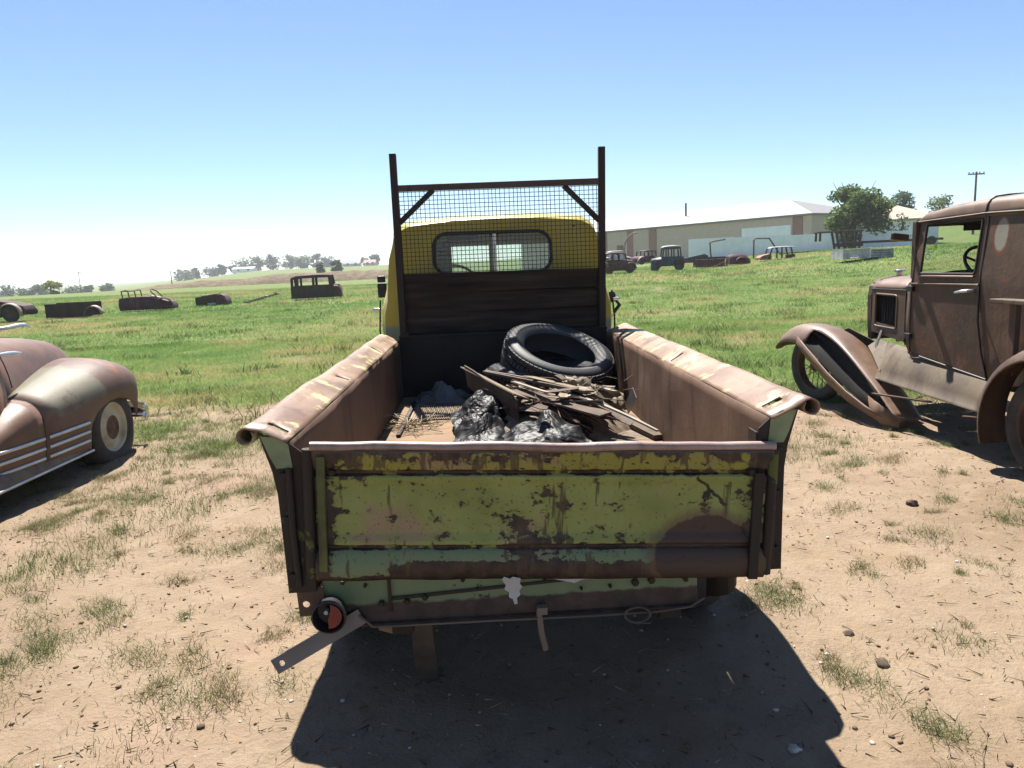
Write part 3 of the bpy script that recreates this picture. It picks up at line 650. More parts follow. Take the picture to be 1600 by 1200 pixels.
# plastic sheeting
def sheet(name, label, cat, cx, cy, wx, wy, h, mat, sd, n=46, z0=.722, peak=(.5,.5), rot=0, fold=5.):
    rings = []
    for i in range(n+1):
        row = []
        for j in range(n+1):
            u, v = i/n, j/n
            d = math.hypot((u-peak[0])*1.7, (v-peak[1])*1.7); base = max(0, 1-d)**1.2
            wv = 6*float(fbm(np.array(u*1.8+sd), np.array(v*1.8), 2, sd)); f = .5+.5*math.sin(fold*2.2*(u*.8+v*.6)+wv*1.6); f2 = .5+.5*math.sin(fold*3.1*(v-u*.7)+wv*2.3+sd)
            cr = float(fbm(np.array(u*9.), np.array(v*9.+sd), 2, sd+4))-.5
            z = z0+h*base*(.66+.28*f)+h*.16*f2*min(1, base*3)+h*.28*abs(cr)*min(1, base*4)+.006*f
            ox = .05*(float(fbm(np.array(u*4.), np.array(v*4.), 3, sd+2))-.5); oy = .05*(float(fbm(np.array(u*4.), np.array(v*4.), 3, sd+3))-.5)
            x, y = (u-.5)*wx*(1+.25*math.sin(v*9+sd)*.4), (v-.5)*wy*(1+.25*math.cos(u*7+sd)*.4)
            row.append(tuple(Vector((cx+x*math.cos(rot)-y*math.sin(rot)+ox, cy+x*math.sin(rot)+y*math.cos(rot)+oy, z))))
        rings.append(row)
    o = MB().loft(rings).build(name, mat, smooth=70, loc=TM.translation, rot=(0,0,TROT)); return tag(o, label, cat)
M_poly = NT('black_polythene'); M_poly.bump(M_poly.math('ABSOLUTE', M_poly.math('SUBTRACT', M_poly.noise(7, 3, .55, dist=1.0), .5)), .6, .06); M_poly = M_poly.fin((.008,.008,.009), .5, 0, .22)
M_poly2 = plain('dusty_grey_polythene', (.09,.09,.09), .4, var=.4, scale=9)
sheet('plastic_sheet', 'crumpled black plastic sheeting in the truck bed beside ribbed mat', 'plastic sheet', -.10, 1.52, .36, .62, .175, M_poly, 3, peak=(.4,.6), fold=4., n=64)
sheet('plastic_sheet', 'torn black plastic bag at the foot of the rubbish heap', 'plastic sheet', .16, 1.30, .44, .44, .12, M_poly, 9, peak=(.5,.5), fold=4.5, n=64)
sheet('plastic_bag', 'pale crumpled plastic bag in the shaded front corner of bed', 'plastic bag', -.38, 2.30, .34, .24, .12, M_poly2, 14, peak=(.5,.5))
# heap of dirt and debris under the wire
rings = []
for i in range(31):
    row = []
    for j in range(31):
        u, v = i/30, j/30; x, y = -.10+u*.72, 1.18+v*.86
        d = max(0, 1-math.hypot((u-.45)*1.9, (v-.52)*1.9))
        row.append((x, y, .721+.16*d**.7+.05*(float(fbm(np.array(x*14.), np.array(y*14.), 4, 77))-.35)*min(1, d*4)))
    rings.append(row)
o = MB().loft(rings).build('debris_heap', rusty('dirt_and_litter', (.05,.035,.025), (.12,.085,.055), (.22,.165,.11), scale=22, streak=False, bump=.6), loc=TM.translation, rot=(0,0,TROT)); tag(o, 'heap of dirt and litter under the rusty wire in truck bed', 'debris')
# rusty wire tangle
wr = MB(); rnd = random.Random(5)
for k in range(48):
    a = Vector((rnd.uniform(-.14,.16), rnd.uniform(1.55,1.95), .88+rnd.uniform(-.06,.03))); b = Vector((rnd.uniform(.18,.46), rnd.uniform(1.15,1.55), .81+rnd.uniform(-.06,.03)))
    mid_ = (a+b)/2+Vector((rnd.uniform(-.05,.05), rnd.uniform(-.05,.05), rnd.uniform(.0,.05)))
    q1 = a.lerp(mid_, .5)+Vector((rnd.uniform(-.03,.03),)*3)*.5; q2 = mid_.lerp(b, .5)+Vector((rnd.uniform(-.03,.03), rnd.uniform(-.03,.03), rnd.uniform(-.01,.02)))
    wr.tube([a, q1, mid_, q2, b], rnd.choice((.0014,.0018,.0026)), 4)
o = wr.build('wire_tangle', rusty('rusty_wire', (.06,.028,.018), (.15,.07,.04), (.25,.13,.08), scale=10, streak=False), loc=TM.translation, rot=(0,0,TROT)); tag(o, 'tangle of rusty wire on the heap in the truck bed', 'wire')
# dry sticks and straw
def straws(name, label, n, cx, cy, cz, sx_, sy_, mat, sd, l=(.06,.16), r=.0018):
    q = MB(); rn = random.Random(sd)
    for k in range(n):
        p = Vector((cx+rn.gauss(0, sx_), cy+rn.gauss(0, sy_), cz+rn.uniform(0, .03))); a = rn.uniform(0, 6.28); L_ = rn.uniform(*l)
        d = Vector((math.cos(a), math.sin(a), rn.uniform(-.1,.3)))*L_
        q.tube([p, p+d*.5+Vector((0,0,rn.uniform(-.01,.02))), p+d], r*rn.uniform(.7,1.5), 4)
    o = q.build(name, mat, loc=TM.translation, rot=(0,0,TROT)); tag(o, label, 'straw'); return o
M_straw = plain('dry_straw', (.210,.158,.091), .8, var=.4, scale=20)
straws('straw', 'dry straw in the left rear corner of the truck bed', 60, -.50, 1.62, .724, .05, .06, M_straw, 2)
straws('straw', 'dry twigs and straw on the litter heap by right bed wall', 55, .30, 1.75, .86, .12, .10, M_straw, 3)
def board(name, label, cat, a, b, w, th, mat, upv=(0,0,1), bow=.0, taper=1.0):
    a, b = Vector(a), Vector(b); d = (b-a).normalized(); s_ = d.cross(Vector(upv)).normalized(); u = s_.cross(d); rings = []
    for k in range(13):
        t_ = k/12; c = a.lerp(b, t_)+u*bow*math.sin(math.pi*t_)*1.0; ww = w*(1+(taper-1)*t_)*(1+.06*math.sin(9*t_))
        rings.append([c-s_*ww/2-u*th/2, c+s_*ww/2-u*th/2, c+s_*ww/2+u*th/2, c-s_*ww/2+u*th/2])
    o = MB().loft(rings, closed=True, cap=True).build(name, mat, loc=TM.translation, rot=(0,0,TROT)); return tag(o, label, cat)
M_card = plain('faded_cardboard', (.174,.136,.093), .85, var=.25, scale=10); M_pale = plain('bleached_wood', (.260,.229,.180), .8, var=.2, scale=14)
M_brn = plain('brown_wood', (.084,.059,.042), .85, var=.35, scale=12)
board('cardboard_flap', 'tan cardboard flap rising to a corner above the black plastic', 'cardboard', (-.215,1.90,.965), (.04,1.38,.90), .085, .006, M_card, (.5,0,1))
board('cardboard_flap', 'brown box side leaning under the tan flap', 'cardboard', (-.22,1.86,.935), (.02,1.36,.84), .12, .006, M_brn, (1,0,.1))
board('lath', 'thin dark stick lying along the top of the heap', 'stick', (-.13,1.88,.95), (.34,1.42,.90), .016, .012, M_brn)
board('lath', 'slim pale stick beside the tan cardboard flap', 'stick', (-.12,1.94,.945), (.22,1.62,.915), .014, .010, M_card)
board('lath', 'long bowed white lath sloping to the right bed wall', 'lath', (.20,1.56,.895), (.60,1.10,.775), .05, .008, M_pale, (0,.25,1), .018, .35)
board('lath', 'short white board lying on the rusty wire', 'board', (.02,1.62,.93), (.16,1.40,.91), .045, .006, M_pale, (.3,0,1))
board('board', 'flat brown board low against the right wall of bed', 'board', (.42,2.0,.75), (.625,1.15,.735), .06, .02, M_brn)
board('metal_offcut', 'pale upright sheet offcut against the right bed wall', 'offcut', (.58,1.66,.76), (.60,1.56,.86), .06, .004, M_pale, (1,0,.2))
board('broken_board', 'wide pale broken board on top of the rubbish heap', 'board', (.10,1.80,.925), (.36,1.46,.895), .085, .009, M_card, (.15,.1,1))
board('broken_board', 'wide dark board under the white lath on the heap', 'board', (.02,1.55,.90), (.40,1.22,.83), .10, .010, M_brn, (-.2,.2,1))
board('broken_board', 'greyish broken board end pointing at the tyre', 'board', (.26,1.95,.90), (.52,1.66,.85), .07, .009, M_pale, (.2,.1,1))
board('broken_board', 'rusty flat strip across the front of the heap', 'metal strip', (.0,1.38,.85), (.46,1.28,.80), .04, .004, M_rust, (0,-.3,1))
for k, (x, y, z, r) in enumerate(((.46,1.72,.80,.065),(.40,1.60,.84,.05),(.52,1.84,.78,.06),(.50,1.60,.78,.05),(.34,1.84,.86,.045),(.44,1.92,.77,.05),(.24,1.96,.84,.04),(.55,1.74,.76,.04),(.38,1.72,.88,.035),(.30,1.66,.9,.03))):
    o = blob(MB(), (0,0,0), r, 40+k, (1.3,1,.7), 6).build('rubble_chunk', M_card, smooth=35, loc=tw(x, y, z)); o.rotation_euler = (k*.5, k*.3, k*1.1)
    tag(o, 'tan lump in the rubble heaped by the right bed wall', 'rubble', 'tan rubble lumps in the truck bed')
# flat broken scraps on the heap
rs = random.Random(21)
for k in range(34):
    x, y = rs.uniform(-.02,.50), rs.uniform(1.22,1.92); zz = .925-.35*max(0, abs(x-.2)-.05)-.12*(1.9-y)*.6
    a = rs.uniform(.06,.22); b2_ = rs.uniform(.02,.07)
    pts = [(-a/2,-b2_/2*rs.uniform(.5,1.2)),(a*.1,-b2_/2*rs.uniform(.6,1.2)),(a/2,-b2_/2*rs.uniform(.2,1)),(a/2*rs.uniform(.7,1),b2_/2*rs.uniform(.5,1)),(0,b2_/2*rs.uniform(.7,1.3)),(-a/2*rs.uniform(.7,1),b2_/2)]
    o = MB().plate(pts, [], .004, lambda u,v,w: (u, v, w+.3*u*u)).build('flat_scrap', [M_card, M_pale, M_brn, M_rust, M_brn][k % 5], loc=tw(x, y, zz), rot=(rs.uniform(-.4,.4), rs.uniform(-.3,.4), rs.uniform(-1.6,.4)))
    kd = ['tan cardboard','pale wood','dark brown wood','rusty metal','dark brown wood'][k % 5]; tag(o, 'broken %s scrap lying on the rubbish heap in truck bed' % kd, 'scrap', '%s scraps on the rubbish heap' % kd)
# torn paper between tailgate and sill
M_paper = plain('torn_white_paper', (.336,.336,.336), .85, var=.12, scale=12)
o = MB().plate([(-.026,.034),(-.020,.042),(-.004,.036),(.004,.043),(.024,.038),(.022,.022),(.028,.012),(.019,.002),(.022,-.010),(.012,-.018),(.013,-.034),(.005,-.036),(.001,-.022),(-.009,-.018),(-.008,-.004),(-.020,.004),(-.016,.016)], [], .0015, lambda u,v,w: (u, w-.1*abs(v)-.004*math.sin(u*90), v)).build('paper_scrap', M_paper, loc=tw(-.072, -.045, .632), rot=(0,0,TROT)); tag(o, 'torn white paper hanging below the middle of the tailgate', 'paper')
o = MB().plate([(-.06,.006),(.06,.012),(.055,-.002),(.03,-.004),(.01,-.012),(-.02,-.004)], [], .0015, lambda u,v,w: (u, w, v)).build('paper_scrap', M_paper, loc=tw(.09, -.02, .645), rot=(0,.0,TROT)); tag(o, 'flat strip of torn paper caught under the tailgate', 'paper')
# wooden props under the sill
o = board('wood_prop', 'weathered wooden prop standing under the rear sill', 'post', (-.385,.62,.0), (-.37,.32,.555), .075, .05, M_brn, (0,1,0))
o = board('wood_block', 'short tilted wood offcut beside the prop under the sill', 'wood block', (-.445,.16,.44), (-.40,.10,.56), .05, .03, plain('light_worn_wood', (.17,.12,.085), .85), (0,1,0))

# ================================================================== old brown truck on the right
M_A = None
def make_old_brown():
    t = NT('old_truck_brown_patina'); X = t.xyz(); y, z = X[1], X[2]
    n = t.noise(2.2, 6, .6); col = t.ramp(n, [(.28, (.043,.022,.013)), (.5, (.074,.040,.023)), (.72, (.110,.062,.036))])
    col = t.mix(t.math('MULTIPLY', t.step(t.noise(3, 5, off=(4,1,0)), .55, .7), .5), col, (.052,.044,.021))
    sn = t.noise(10, 4, .6, stretch=(1.5,1.5,.15)); col = t.mix(t.math('MULTIPLY', t.step(sn, .52, .75), .5), col, (.024,.013,.009))
    col = t.mix(t.math('MULTIPLY', t.step(t.noise(60, 3), .55, .75), .35), col, (.035,.019,.010))
    col = t.mix(t.math('MULTIPLY', t.step(t.noise(5, 7, .7, off=(7,3,1)), .54, .66), .75), col, (.140,.053,.020))
    col = t.mix(t.math('MULTIPLY', t.step(t.noise(3.5, 6, .7, off=(1,8,3)), .55, .66), .7), col, (.034,.022,.015))
    dy = t.math('MULTIPLY', t.math('ADD', y, 2.07), 1.9); dz = t.math('SUBTRACT', z, 1.555)
    r = t.math('ADD', t.math('SQRT', t.math('ADD', t.math('MULTIPLY', dy, dy), t.math('MULTIPLY', dz, dz))), t.math('MULTIPLY', t.math('SUBTRACT', t.noise(9, 4), .5), .07))
    col = t.mix(t.step(r, .165, .125), col, (.113,.034,.010)); col = t.mix(t.step(r, .128, .095), col, (.212,.192,.150))
    t.bump(t.math('ADD', t.noise(40, 5, .65), t.math('MULTIPLY', t.noise(4, 3, .5), 6)), .25, .006); return t.fin(col, t.ramp(n, [(.3, .5), (.7, .75)]), 0, .35)
M_A = make_old_brown()
M_A2 = rusty('pinkish_brown_fender', (.087,.048,.029), (.127,.073,.044), (.169,.102,.061), rough=(.4,.6), spec=.5, streak=False)
M_A3 = rusty('cream_dusty_apron', (.048,.032,.021), (.086,.063,.041), (.144,.112,.075), scale=3)
M_hole = plain('dark_bay_and_fender_shade', (.008,.007,.006), .9)  # near-black interiors; also paints the shade in the torn fender hollow
AT = thing('vintage_truck', 'vintage brown rusted pickup with square cab and drooping front fender', 'pickup truck', (3.12, 7.127, 0), (0, 0, .072))
XC = .71
def wire_wheel(parent, x, y, side, r=.36, steer=0, label=None):
    w = bpy.data.objects.new('wheel', None); COL.objects.link(w); w.parent = parent; w.location = (x, y, r-.01); w.rotation_euler = (0, 0, steer)
    MB().lathe([(r-.105,-.040),(r-.08,-.058),(r-.03,-.058),(r-.006,-.036),(r,0),(r-.006,.036),(r-.03,.058),(r-.08,.058),(r-.105,.040),(r-.098,0)], 44, 'x', closed=True).build('tyre', M_oldrub, w, smooth=45)
    MB().lathe([(r-.10,-.045),(r-.118,-.04),(r-.125,-.02),(r-.125,.02),(r-.118,.04),(r-.10,.045)], 36, 'x').build('rim', M_rust, w, smooth=50)
    sp = MB()
    for k in range(20):
        a = 2*math.pi*k/20; b = a+(.35 if k % 2 else -.35)
        sp.tube([(side*(.045 if k % 4 < 2 else -.03), .05*math.cos(b), .05*math.sin(b)), (0, (r-.12)*math.cos(a), (r-.12)*math.sin(a))], .004, 5)
    sp.build('spokes', M_rust, w)
    MB().lathe([(0,side*.075),(.035,side*.07),(.055,side*.04),(.058,-side*.04),(0,-side*.05)], 20, 'x').build('hub', M_rust, w, smooth=50)
    return w
for x, y, sd_, stv in ((.0,.13,-1,.22),(1.42,.13,1,.22),(.0,-2.82,-1,0),(1.42,-2.82,1,0)): wire_wheel(AT, x, y, sd_, steer=stv)
MB().tube([(0,.13,.34),(.2,.13,.28),(1.22,.13,.28),(1.42,.13,.34)], .025, 8).build('front_axle', M_dark, AT, smooth=60)
MB().tube([(0,-2.82,.35),(.6,-2.82,.35),(.71,-2.82,.35),(.82,-2.82,.35),(1.42,-2.82,.35)], [.04,.06,.13,.06,.04], 10).build('rear_axle', M_dark, AT, smooth=60)
for sx in (-1, 1): MB().box(XC+sx*.36-.03, XC+sx*.36+.03, -4.3, .25, .44, .55).build('frame_rail', M_dark, AT)
# front fenders
def a_fender(sx):
    """crown path runs from the front tip over the wheel down to the rear tip"""
    py = [.74,.71,.63,.48,.30,.10,-.12,-.36,-.62,-.88,-1.10,-1.28]; pz = [.50,.57,.655,.73,.765,.765,.735,.655,.525,.375,.235,.10]
    if sx > 0: pz = [.50,.57,.655,.73,.765,.765,.735,.655,.545,.43,.37,.35]
    ts = np.linspace(0, 1, 40); L_ = np.linspace(0, 1, len(py)); rings = []
    for t_ in ts:
        y = spline(t_, L_, py); z = spline(t_, L_, pz)
        wi = spline(t_, [0,.15,.4,.7,1], [.16,.26,.30,.24,.20]); wo = spline(t_, [0,.15,.4,.7,1], [.10,.20,.22,.15,.10])
        dn = spline(t_, [0,.12,.3,.5,.62,.8,1], [.03,.12,.17,.18,.12,.08,.04]); row = []
        nx_, nz_ = 0, 1
        for q in np.linspace(-1, 1, 13):
            if q < 0: X_ = -wo*(-q); Z_ = z-dn*abs(q)**2.6
            else: X_ = wi*q; Z_ = z-dn*.9*q**3
            row.append((X_, y, Z_))
        rings.append([(x_ if sx < 0 else 1.42-x_, y_, z_) for x_, y_, z_ in row])
    return rings
fr1 = a_fender(-1)
f1 = MB().loft(fr1, skip=lambda i, j: j < 3 and fr1[i][0][1] < .06).build('front_fender', M_A2, AT, smooth=60, thick=.006)
f2 = MB().loft(a_fender(1)).build('front_fender', M_A2, AT, smooth=60, thick=.006)
# torn rear skirt of the near fender: lip and end plate, open in between
lip = [((-.212,.14,.655),(-.225,.14,.585)), ((-.222,.02,.61),(-.215,.02,.51)), ((-.215,-.20,.50),(-.19,-.18,.385)), ((-.20,-.45,.37),(-.165,-.42,.255)), ((-.17,-.72,.245),(-.13,-.69,.14)), ((-.13,-.98,.15),(-.10,-.98,.07)), ((-.09,-1.14,.10),(-.07,-1.12,.03))]
MB().loft(lip).build('fender_lip', M_A2, f1, smooth=60, thick=.012)
MB().loft([[(-.06, y, zt), (-.02, y, zt-.09), (-.05, y, zl+.03), (b[0]+.01, y, zl-.02)] for (a, b), zt in zip(lip, (.735,.73,.69,.60,.46,.31,.20)) for y, zl in ((a[1], a[2]),)]).build('fender_shade_sheet', M_hole, f1, smooth=60, thick=.004)  # near-black sheet added as painted shade inside the fender hollow
MB().loft([[(-.115,-.98,.245),(-.10,-1.0,.085),(-.06,-.98,.06)],[(-.10,-1.12,.20),(-.09,-1.14,.03),(-.05,-1.12,.015)],[(-.02,-1.28,.11),(-.0,-1.26,.012),(.05,-1.24,.008)],[(.16,-1.30,.10),(.14,-1.24,.03),(.12,-1.2,.02)]]).build('fender_end', M_A2, f1, smooth=60, thick=.004)
MB().loft([[(.30,.55,.60),(.34,.55,.30)],[(.30,.1,.72),(.36,.1,.36)],[(.28,-.4,.64),(.36,-.4,.40)],[(.24,-.9,.40),(.30,-.9,.34)]]).build('fender_apron', M_dark, AT, thick=.004)
# splash apron under the door (running board gone)
rings = []
for t_ in np.linspace(0, 1, 16):
    y = -.86-1.30*t_; rings.append([(.20, y, .66-.07*t_), (.16, y, .635-.07*t_), (.10, y, .57-.07*t_), (.045, y, .46-.06*t_), (.02, y, .385-.05*t_), (.0, y, .375-.05*t_)])
MB().loft(rings).build('splash_apron', M_A3, AT, smooth=50, thick=.005)
MB().loft([[(.30,-.42,.66),(.20,-.42,.60)],[(.24,-.66,.66),(.10,-.66,.56)],[(.20,-.88,.66),(.03,-.90,.44)]]).build('fender_bridge', M_A3, AT, thick=.005)
MB().tube([(.40,-.30,.72),(.20,-.55,.62),(.06,-.86,.42),(.02,-.95,.36),(.0,-.92,.30)], .014, 6).build('loose_rod', M_dark, AT, smooth=60)
MB().bar((-.10,-1.02,.27), (.02,-1.62,.30), .03, .012).build('board_bracket', M_rust, AT)
MB().bar((-.04,-2.06,.28), (.06,-2.30,.30), .03, .012).build('board_bracket', M_rust, AT)
# hood
rings = []
for y in np.linspace(-.08, -.74, 9):
    t_ = (-.08-y)/.66; w = .285+.075*t_
    rings.append([(XC-w, y, 1.115+.01*t_), (XC-w*.97, y, 1.145+.01*t_), (XC-w*.86, y, 1.175+.012*t_), (XC-w*.6, y, 1.20+.02*t_), (XC-w*.3, y, 1.215+.025*t_), (XC, y, 1.222+.03*t_),
                  (XC+w*.3, y, 1.215+.025*t_), (XC+w*.6, y, 1.20+.02*t_), (XC+w*.86, y, 1.175+.012*t_), (XC+w*.97, y, 1.145+.01*t_), (XC+w, y, 1.115+.01*t_)])
MB().loft(rings).build('hood_top', M_A2, AT, smooth=40, thick=.004)
MB().tube([(XC-.2875,-.085,1.113),(XC-.362,-.74,1.122)], .006, 6).build('hood_hinge', M_dark, AT)
for sx in (-1, 1):
    def hs(u, v, w_, sx=sx): return (XC+sx*(.285+.075*(-.08-u)/.66-w_-.0*(1.1-v)), u, v)
    hsd = MB().plate([(-.085,.70),(-.74,.66),(-.74,1.118),(-.085,1.108)], [[(-.17,.80),(-.56,.78),(-.56,1.06),(-.17,1.055)]], .004, hs).build('hood_side', M_A, AT)
    MB().tube([hs(u, v, -.002) for u, v in rrect(-.575,-.155,.765,1.072,.03,4)], .007, 6, closed=True).build('louvre_frame', M_A2, hsd, smooth=60)
    MB().plate([(-.16,.78),(-.57,.77),(-.57,1.07),(-.16,1.065)], [], .003, lambda u,v,w_,sx=sx: (XC+sx*(.235+.075*(-.08-u)/.66-w_), u, v)).build('engine_side', M_hole, hsd)
    for k in range(7):
        u = -.22-k*.05; MB().bar(hs(u, .80, .02), hs(u-.01, 1.05, .02), .012, .006).build('louvre', M_hole, hsd)
shell = [(XC+x_, z_) for x_, z_ in [(-.27,.62),(-.285,.80),(-.29,1.05),(-.275,1.14),(-.2,1.20),(-.08,1.225),(0,1.23),(.08,1.225),(.2,1.20),(.275,1.14),(.29,1.05),(.285,.80),(.27,.62)]]
inn = [(XC+x_, z_) for x_, z_ in [(-.235,.66),(-.25,1.03),(-.2,1.13),(0,1.17),(.2,1.13),(.25,1.03),(.235,.66)]]
rd = MB().plate(shell, [inn], .07, lambda u,v,w_: (u, -.075+w_, v)).build('radiator_shell', M_rust, AT, bevel=.006)
MB().box(XC-.25, XC+.25, -.06, -.03, .64, 1.17).build('radiator_core', M_hole, rd)
MB().lathe([(0,.045),(.02,.044),(.04,.036),(.042,.026),(.03,.02),(.028,-.02)], 20, 'z', (XC,-.05,1.245)).tube([(XC-.06,-.05,1.275),(XC+.06,-.05,1.275)], .008, 8).build('radiator_cap', M_dullchr, AT, smooth=50)
# cowl
rings = []
for y in (-.74, -.80, -.95, -1.14):
    t_ = (-.74-y)/.40; w = .362+.218*S(0, 1, t_); zt = 1.245+.05*t_
    rings.append([(XC-w+.02*0, y, .64), (XC-w-.004, y, .9), (XC-w, y, 1.12), (XC-w*.96, y, 1.17), (XC-w*.82, y, zt-.035), (XC-w*.4, y, zt-.006), (XC, y, zt),
                  (XC+w*.4, y, zt-.006), (XC+w*.82, y, zt-.035), (XC+w*.96, y, 1.17), (XC+w, y, 1.12), (XC+w+.004, y, .9), (XC+w, y, .64)])
MB().loft(rings).build('cowl', M_A, AT, smooth=40, thick=.004)
MB().tube([(XC-.366,-.745,.66),(XC-.368,-.745,1.12),(XC-.345,-.745,1.18),(XC-.28,-.745,1.22),(XC,-.745,1.252),(XC+.28,-.745,1.22),(XC+.366,-.745,1.12)], .008, 6).build('cowl_lacing', M_dark, AT, smooth=60)
# cab sides with door and window opening
WIN = rrect(-1.875, -1.255, 1.285, 1.672, .02, 3)
def bulge(v): return .012*math.sin(max(0, min(1, (v-.55)/.7))*math.pi)
for sx in (-1, 1):
    def cs(u, v, w_, sx=sx): return (XC+sx*(.585+bulge(v)-(.045*max(0, v-1.28)/.42)-w_), u, v)
    q = MB()
    side_out = [(-1.14,.62),(-1.35,.598),(-1.6,.572),(-1.85,.55),(-2.07,.53),(-2.30,.53),(-2.44,.56),(-2.44,.8),(-2.44,1.0),(-2.44,1.2),(-2.44,1.45),(-2.44,1.70),(-1.9,1.715),(-1.5,1.708),(-1.14,1.69),(-1.14,1.45),(-1.14,1.2),(-1.14,.9)]
    sd2 = q.plate(side_out, [WIN], .006, cs).build('cab_side', M_A, AT, smooth=30)
    if sx < 0 or True:
        fr_ = MB().tube([cs(u, v, -.001) for u, v in WIN], .010, 6, closed=True).build('window_frame', M_dark, sd2, smooth=60)
        MB().tube([cs(u, v, -.002) for u, v in [(-1.16,1.68),(-1.16,1.2),(-1.165,.9),(-1.17,.63)]], .006, 6).tube([cs(u, v, -.002) for u, v in [(-1.93,1.69),(-1.93,1.2),(-1.95,.95),(-2.0,.72),(-2.06,.535)]], .007, 6).tube([cs(u, v, -.001) for u, v in [(-1.17,.63),(-1.6,.585),(-2.05,.54)]], .006, 6).build('door_gap', M_black, sd2, smooth=60)
        MB().tube([cs(u, v, -.004) for u, v in [(-1.15,1.20),(-1.5,1.205),(-1.925,1.21)]], .008, 6).build('belt_moulding', M_A2, sd2, smooth=60)
        MB().tube([cs(u, v, -.006) for u, v in [(-1.25,1.262),(-1.5,1.264),(-1.87,1.266)]], .010, 6).build('window_sill', M_A2, sd2, smooth=60)
        for zz in (.77, 1.16): MB().obox(cs(-1.16, zz, -.012), (.03, .075, .045), (0,0,0)).build('hinge', M_black, sd2, bevel=.004)
        MB().tube([cs(-1.88,1.165,0), cs(-1.88,1.168,-.05), cs(-1.80,1.158,-.055), cs(-1.75,1.150,-.05)], [.012,.012,.011,.008], 8).lathe([(0,0),(.022,.004),(.02,.02)], 12, 'x', cs(-1.88,1.165,.012)).build('door_handle', M_dullchr, sd2, smooth=60)
# roof
rings = []
for y in (-1.10, -1.13, -1.2, -1.5, -1.9, -2.2, -2.40, -2.45):
    e = .035*S(-1.2,-1.10,y)+.03*S(-2.35,-2.45,y); w = .535; zb = 1.69
    zc = spline(y, [-2.45,-2.2,-1.9,-1.5,-1.2,-1.10], [1.80,1.835,1.835,1.815,1.775,1.735])
    rings.append([(XC+w*1.012*c_, y, zb+(zc-zb-e)*s_) for c_, s_ in ((-1,0),(-.998,.3),(-.985,.55),(-.95,.76),(-.88,.89),(-.7,.96),(-.35,1),(0,1.01),(.35,1),(.7,.96),(.88,.89),(.95,.76),(.985,.55),(.998,.3),(1,0))])
rf = MB().loft(rings).build('roof', M_A2, AT, smooth=50, thick=.005)
MB().tube([(XC+.548*c_, -1.9, 1.69+.150*s_) for c_, s_ in ((-1,.0),(-1.0,.3),(-.985,.55),(-.95,.78),(-.88,.91),(-.7,.98),(-.35,1.02),(0,1.03))], .006, 6).build('roof_seam', M_black, rf, smooth=60)
MB().tube([(XC-.548,-1.12,1.692),(XC-.548,-1.9,1.712),(XC-.548,-2.4,1.70)], .009, 6).build('drip_rail', M_A, rf, smooth=60)
MB().box(XC-.54, XC+.54, -2.445, -2.44, .55, 1.70).build('cab_back', M_A, AT)
# windscreen: posts, header, glass with marker writing
for sx in (-1, 1): MB().box(XC+sx*.548-.022, XC+sx*.548+.022, -1.15, -1.10, 1.24, 1.70).build('windscreen_post', M_A, AT, bevel=.004)
MB().box(XC-.54, XC+.54, -1.145, -1.105, 1.655, 1.72).build('windscreen_header', M_A, AT, bevel=.004)
gl = MB().plate([(XC-.525,1.285),(XC+.525,1.285),(XC+.525,1.655),(XC-.525,1.655)], [], .004, lambda u,v,w_: (u, -1.13+w_, v)).build('windscreen', M_clear, AT)
def marker(name, c):
    t = NT(name); tr = t.n.new('ShaderNodeBsdfTranslucent'); tr.inputs[0].default_value = c+(1,); mx = t.n.new('ShaderNodeMixShader'); mx.inputs[0].default_value = .6
    t.fin(c, .6); t.L(t.b.outputs[0], mx.inputs[1]); t.L(tr.outputs[0], mx.inputs[2]); t.L(mx.outputs[0], t.out.inputs[0]); return t.mat
M_wm = marker('white_marker', (.85,.86,.80)); M_ym = marker('yellow_marker', (.75,.80,.10))
def stroke(mb, pts, w=.0045):
    pts = [Vector((p[0], p[1])) for p in pts]
    V = []
    for k, p in enumerate(pts):
        d = (pts[min(k+1, len(pts)-1)]-pts[max(k-1, 0)]).normalized(); n_ = Vector((-d.y, d.x))*w; V += [(p.x-n_.x, -1.134, p.y-n_.y), (p.x+n_.x, -1.134, p.y+n_.y)]
    return mb.add(V, [(2*k, 2*k+1, 2*k+3, 2*k+2) for k in range(len(pts)-1)])
mw = stroke(MB(), [(.262+.020*math.cos(a), 1.412+.022*math.sin(a)) for a in np.linspace(0, 2*math.pi, 22)]); stroke(mw, [(.255,1.450),(.295,1.450)]); stroke(mw, [(.305,1.43),(.308,1.46)], .003); mw.build('marker_writing', M_wm, gl)
my = stroke(MB(), [(.258,1.474),(.300,1.474)]); stroke(my, [(.31,1.465),(.325,1.49),(.335,1.515)]); stroke(my, [(.318,1.515),(.325,1.49),(.342,1.478)]); stroke(my, [(.30,1.49),(.318,1.5)], .003); my.build('marker_writing', M_ym, gl)
MB().obox((XC-.66,-1.08,1.585), (.18,.03,.05), (0,.1,.3)).build('visor_bracket', M_rust, AT, bevel=.006)
MB().obox((XC-.68,-1.07,1.563), (.13,.025,.02), (0,.1,.3)).build('yellow_tag', plain('yellow_metal', (.30,.24,.05), .5), AT, bevel=.003)
MB().box(XC-.55, XC+.55, -1.30, -1.14, 1.15, 1.262).build('dashboard', M_dark, AT, bevel=.01)
MB().box(XC-.56, XC+.56, -2.4, -1.15, .56, .60).build('cab_floor', M_dark, AT)
MB().box(XC-.52, XC+.52, -2.42, -2.28, .75, 1.18).box(XC-.52, XC+.52, -2.40, -1.95, .66, .80).build('seat', M_dark, AT, bevel=.03)
swc = Vector((XC-.26, -1.62, 1.335)); ax = Vector((0,-.72,.69)); e1 = Vector((1,0,0)); e2 = ax.cross(e1)
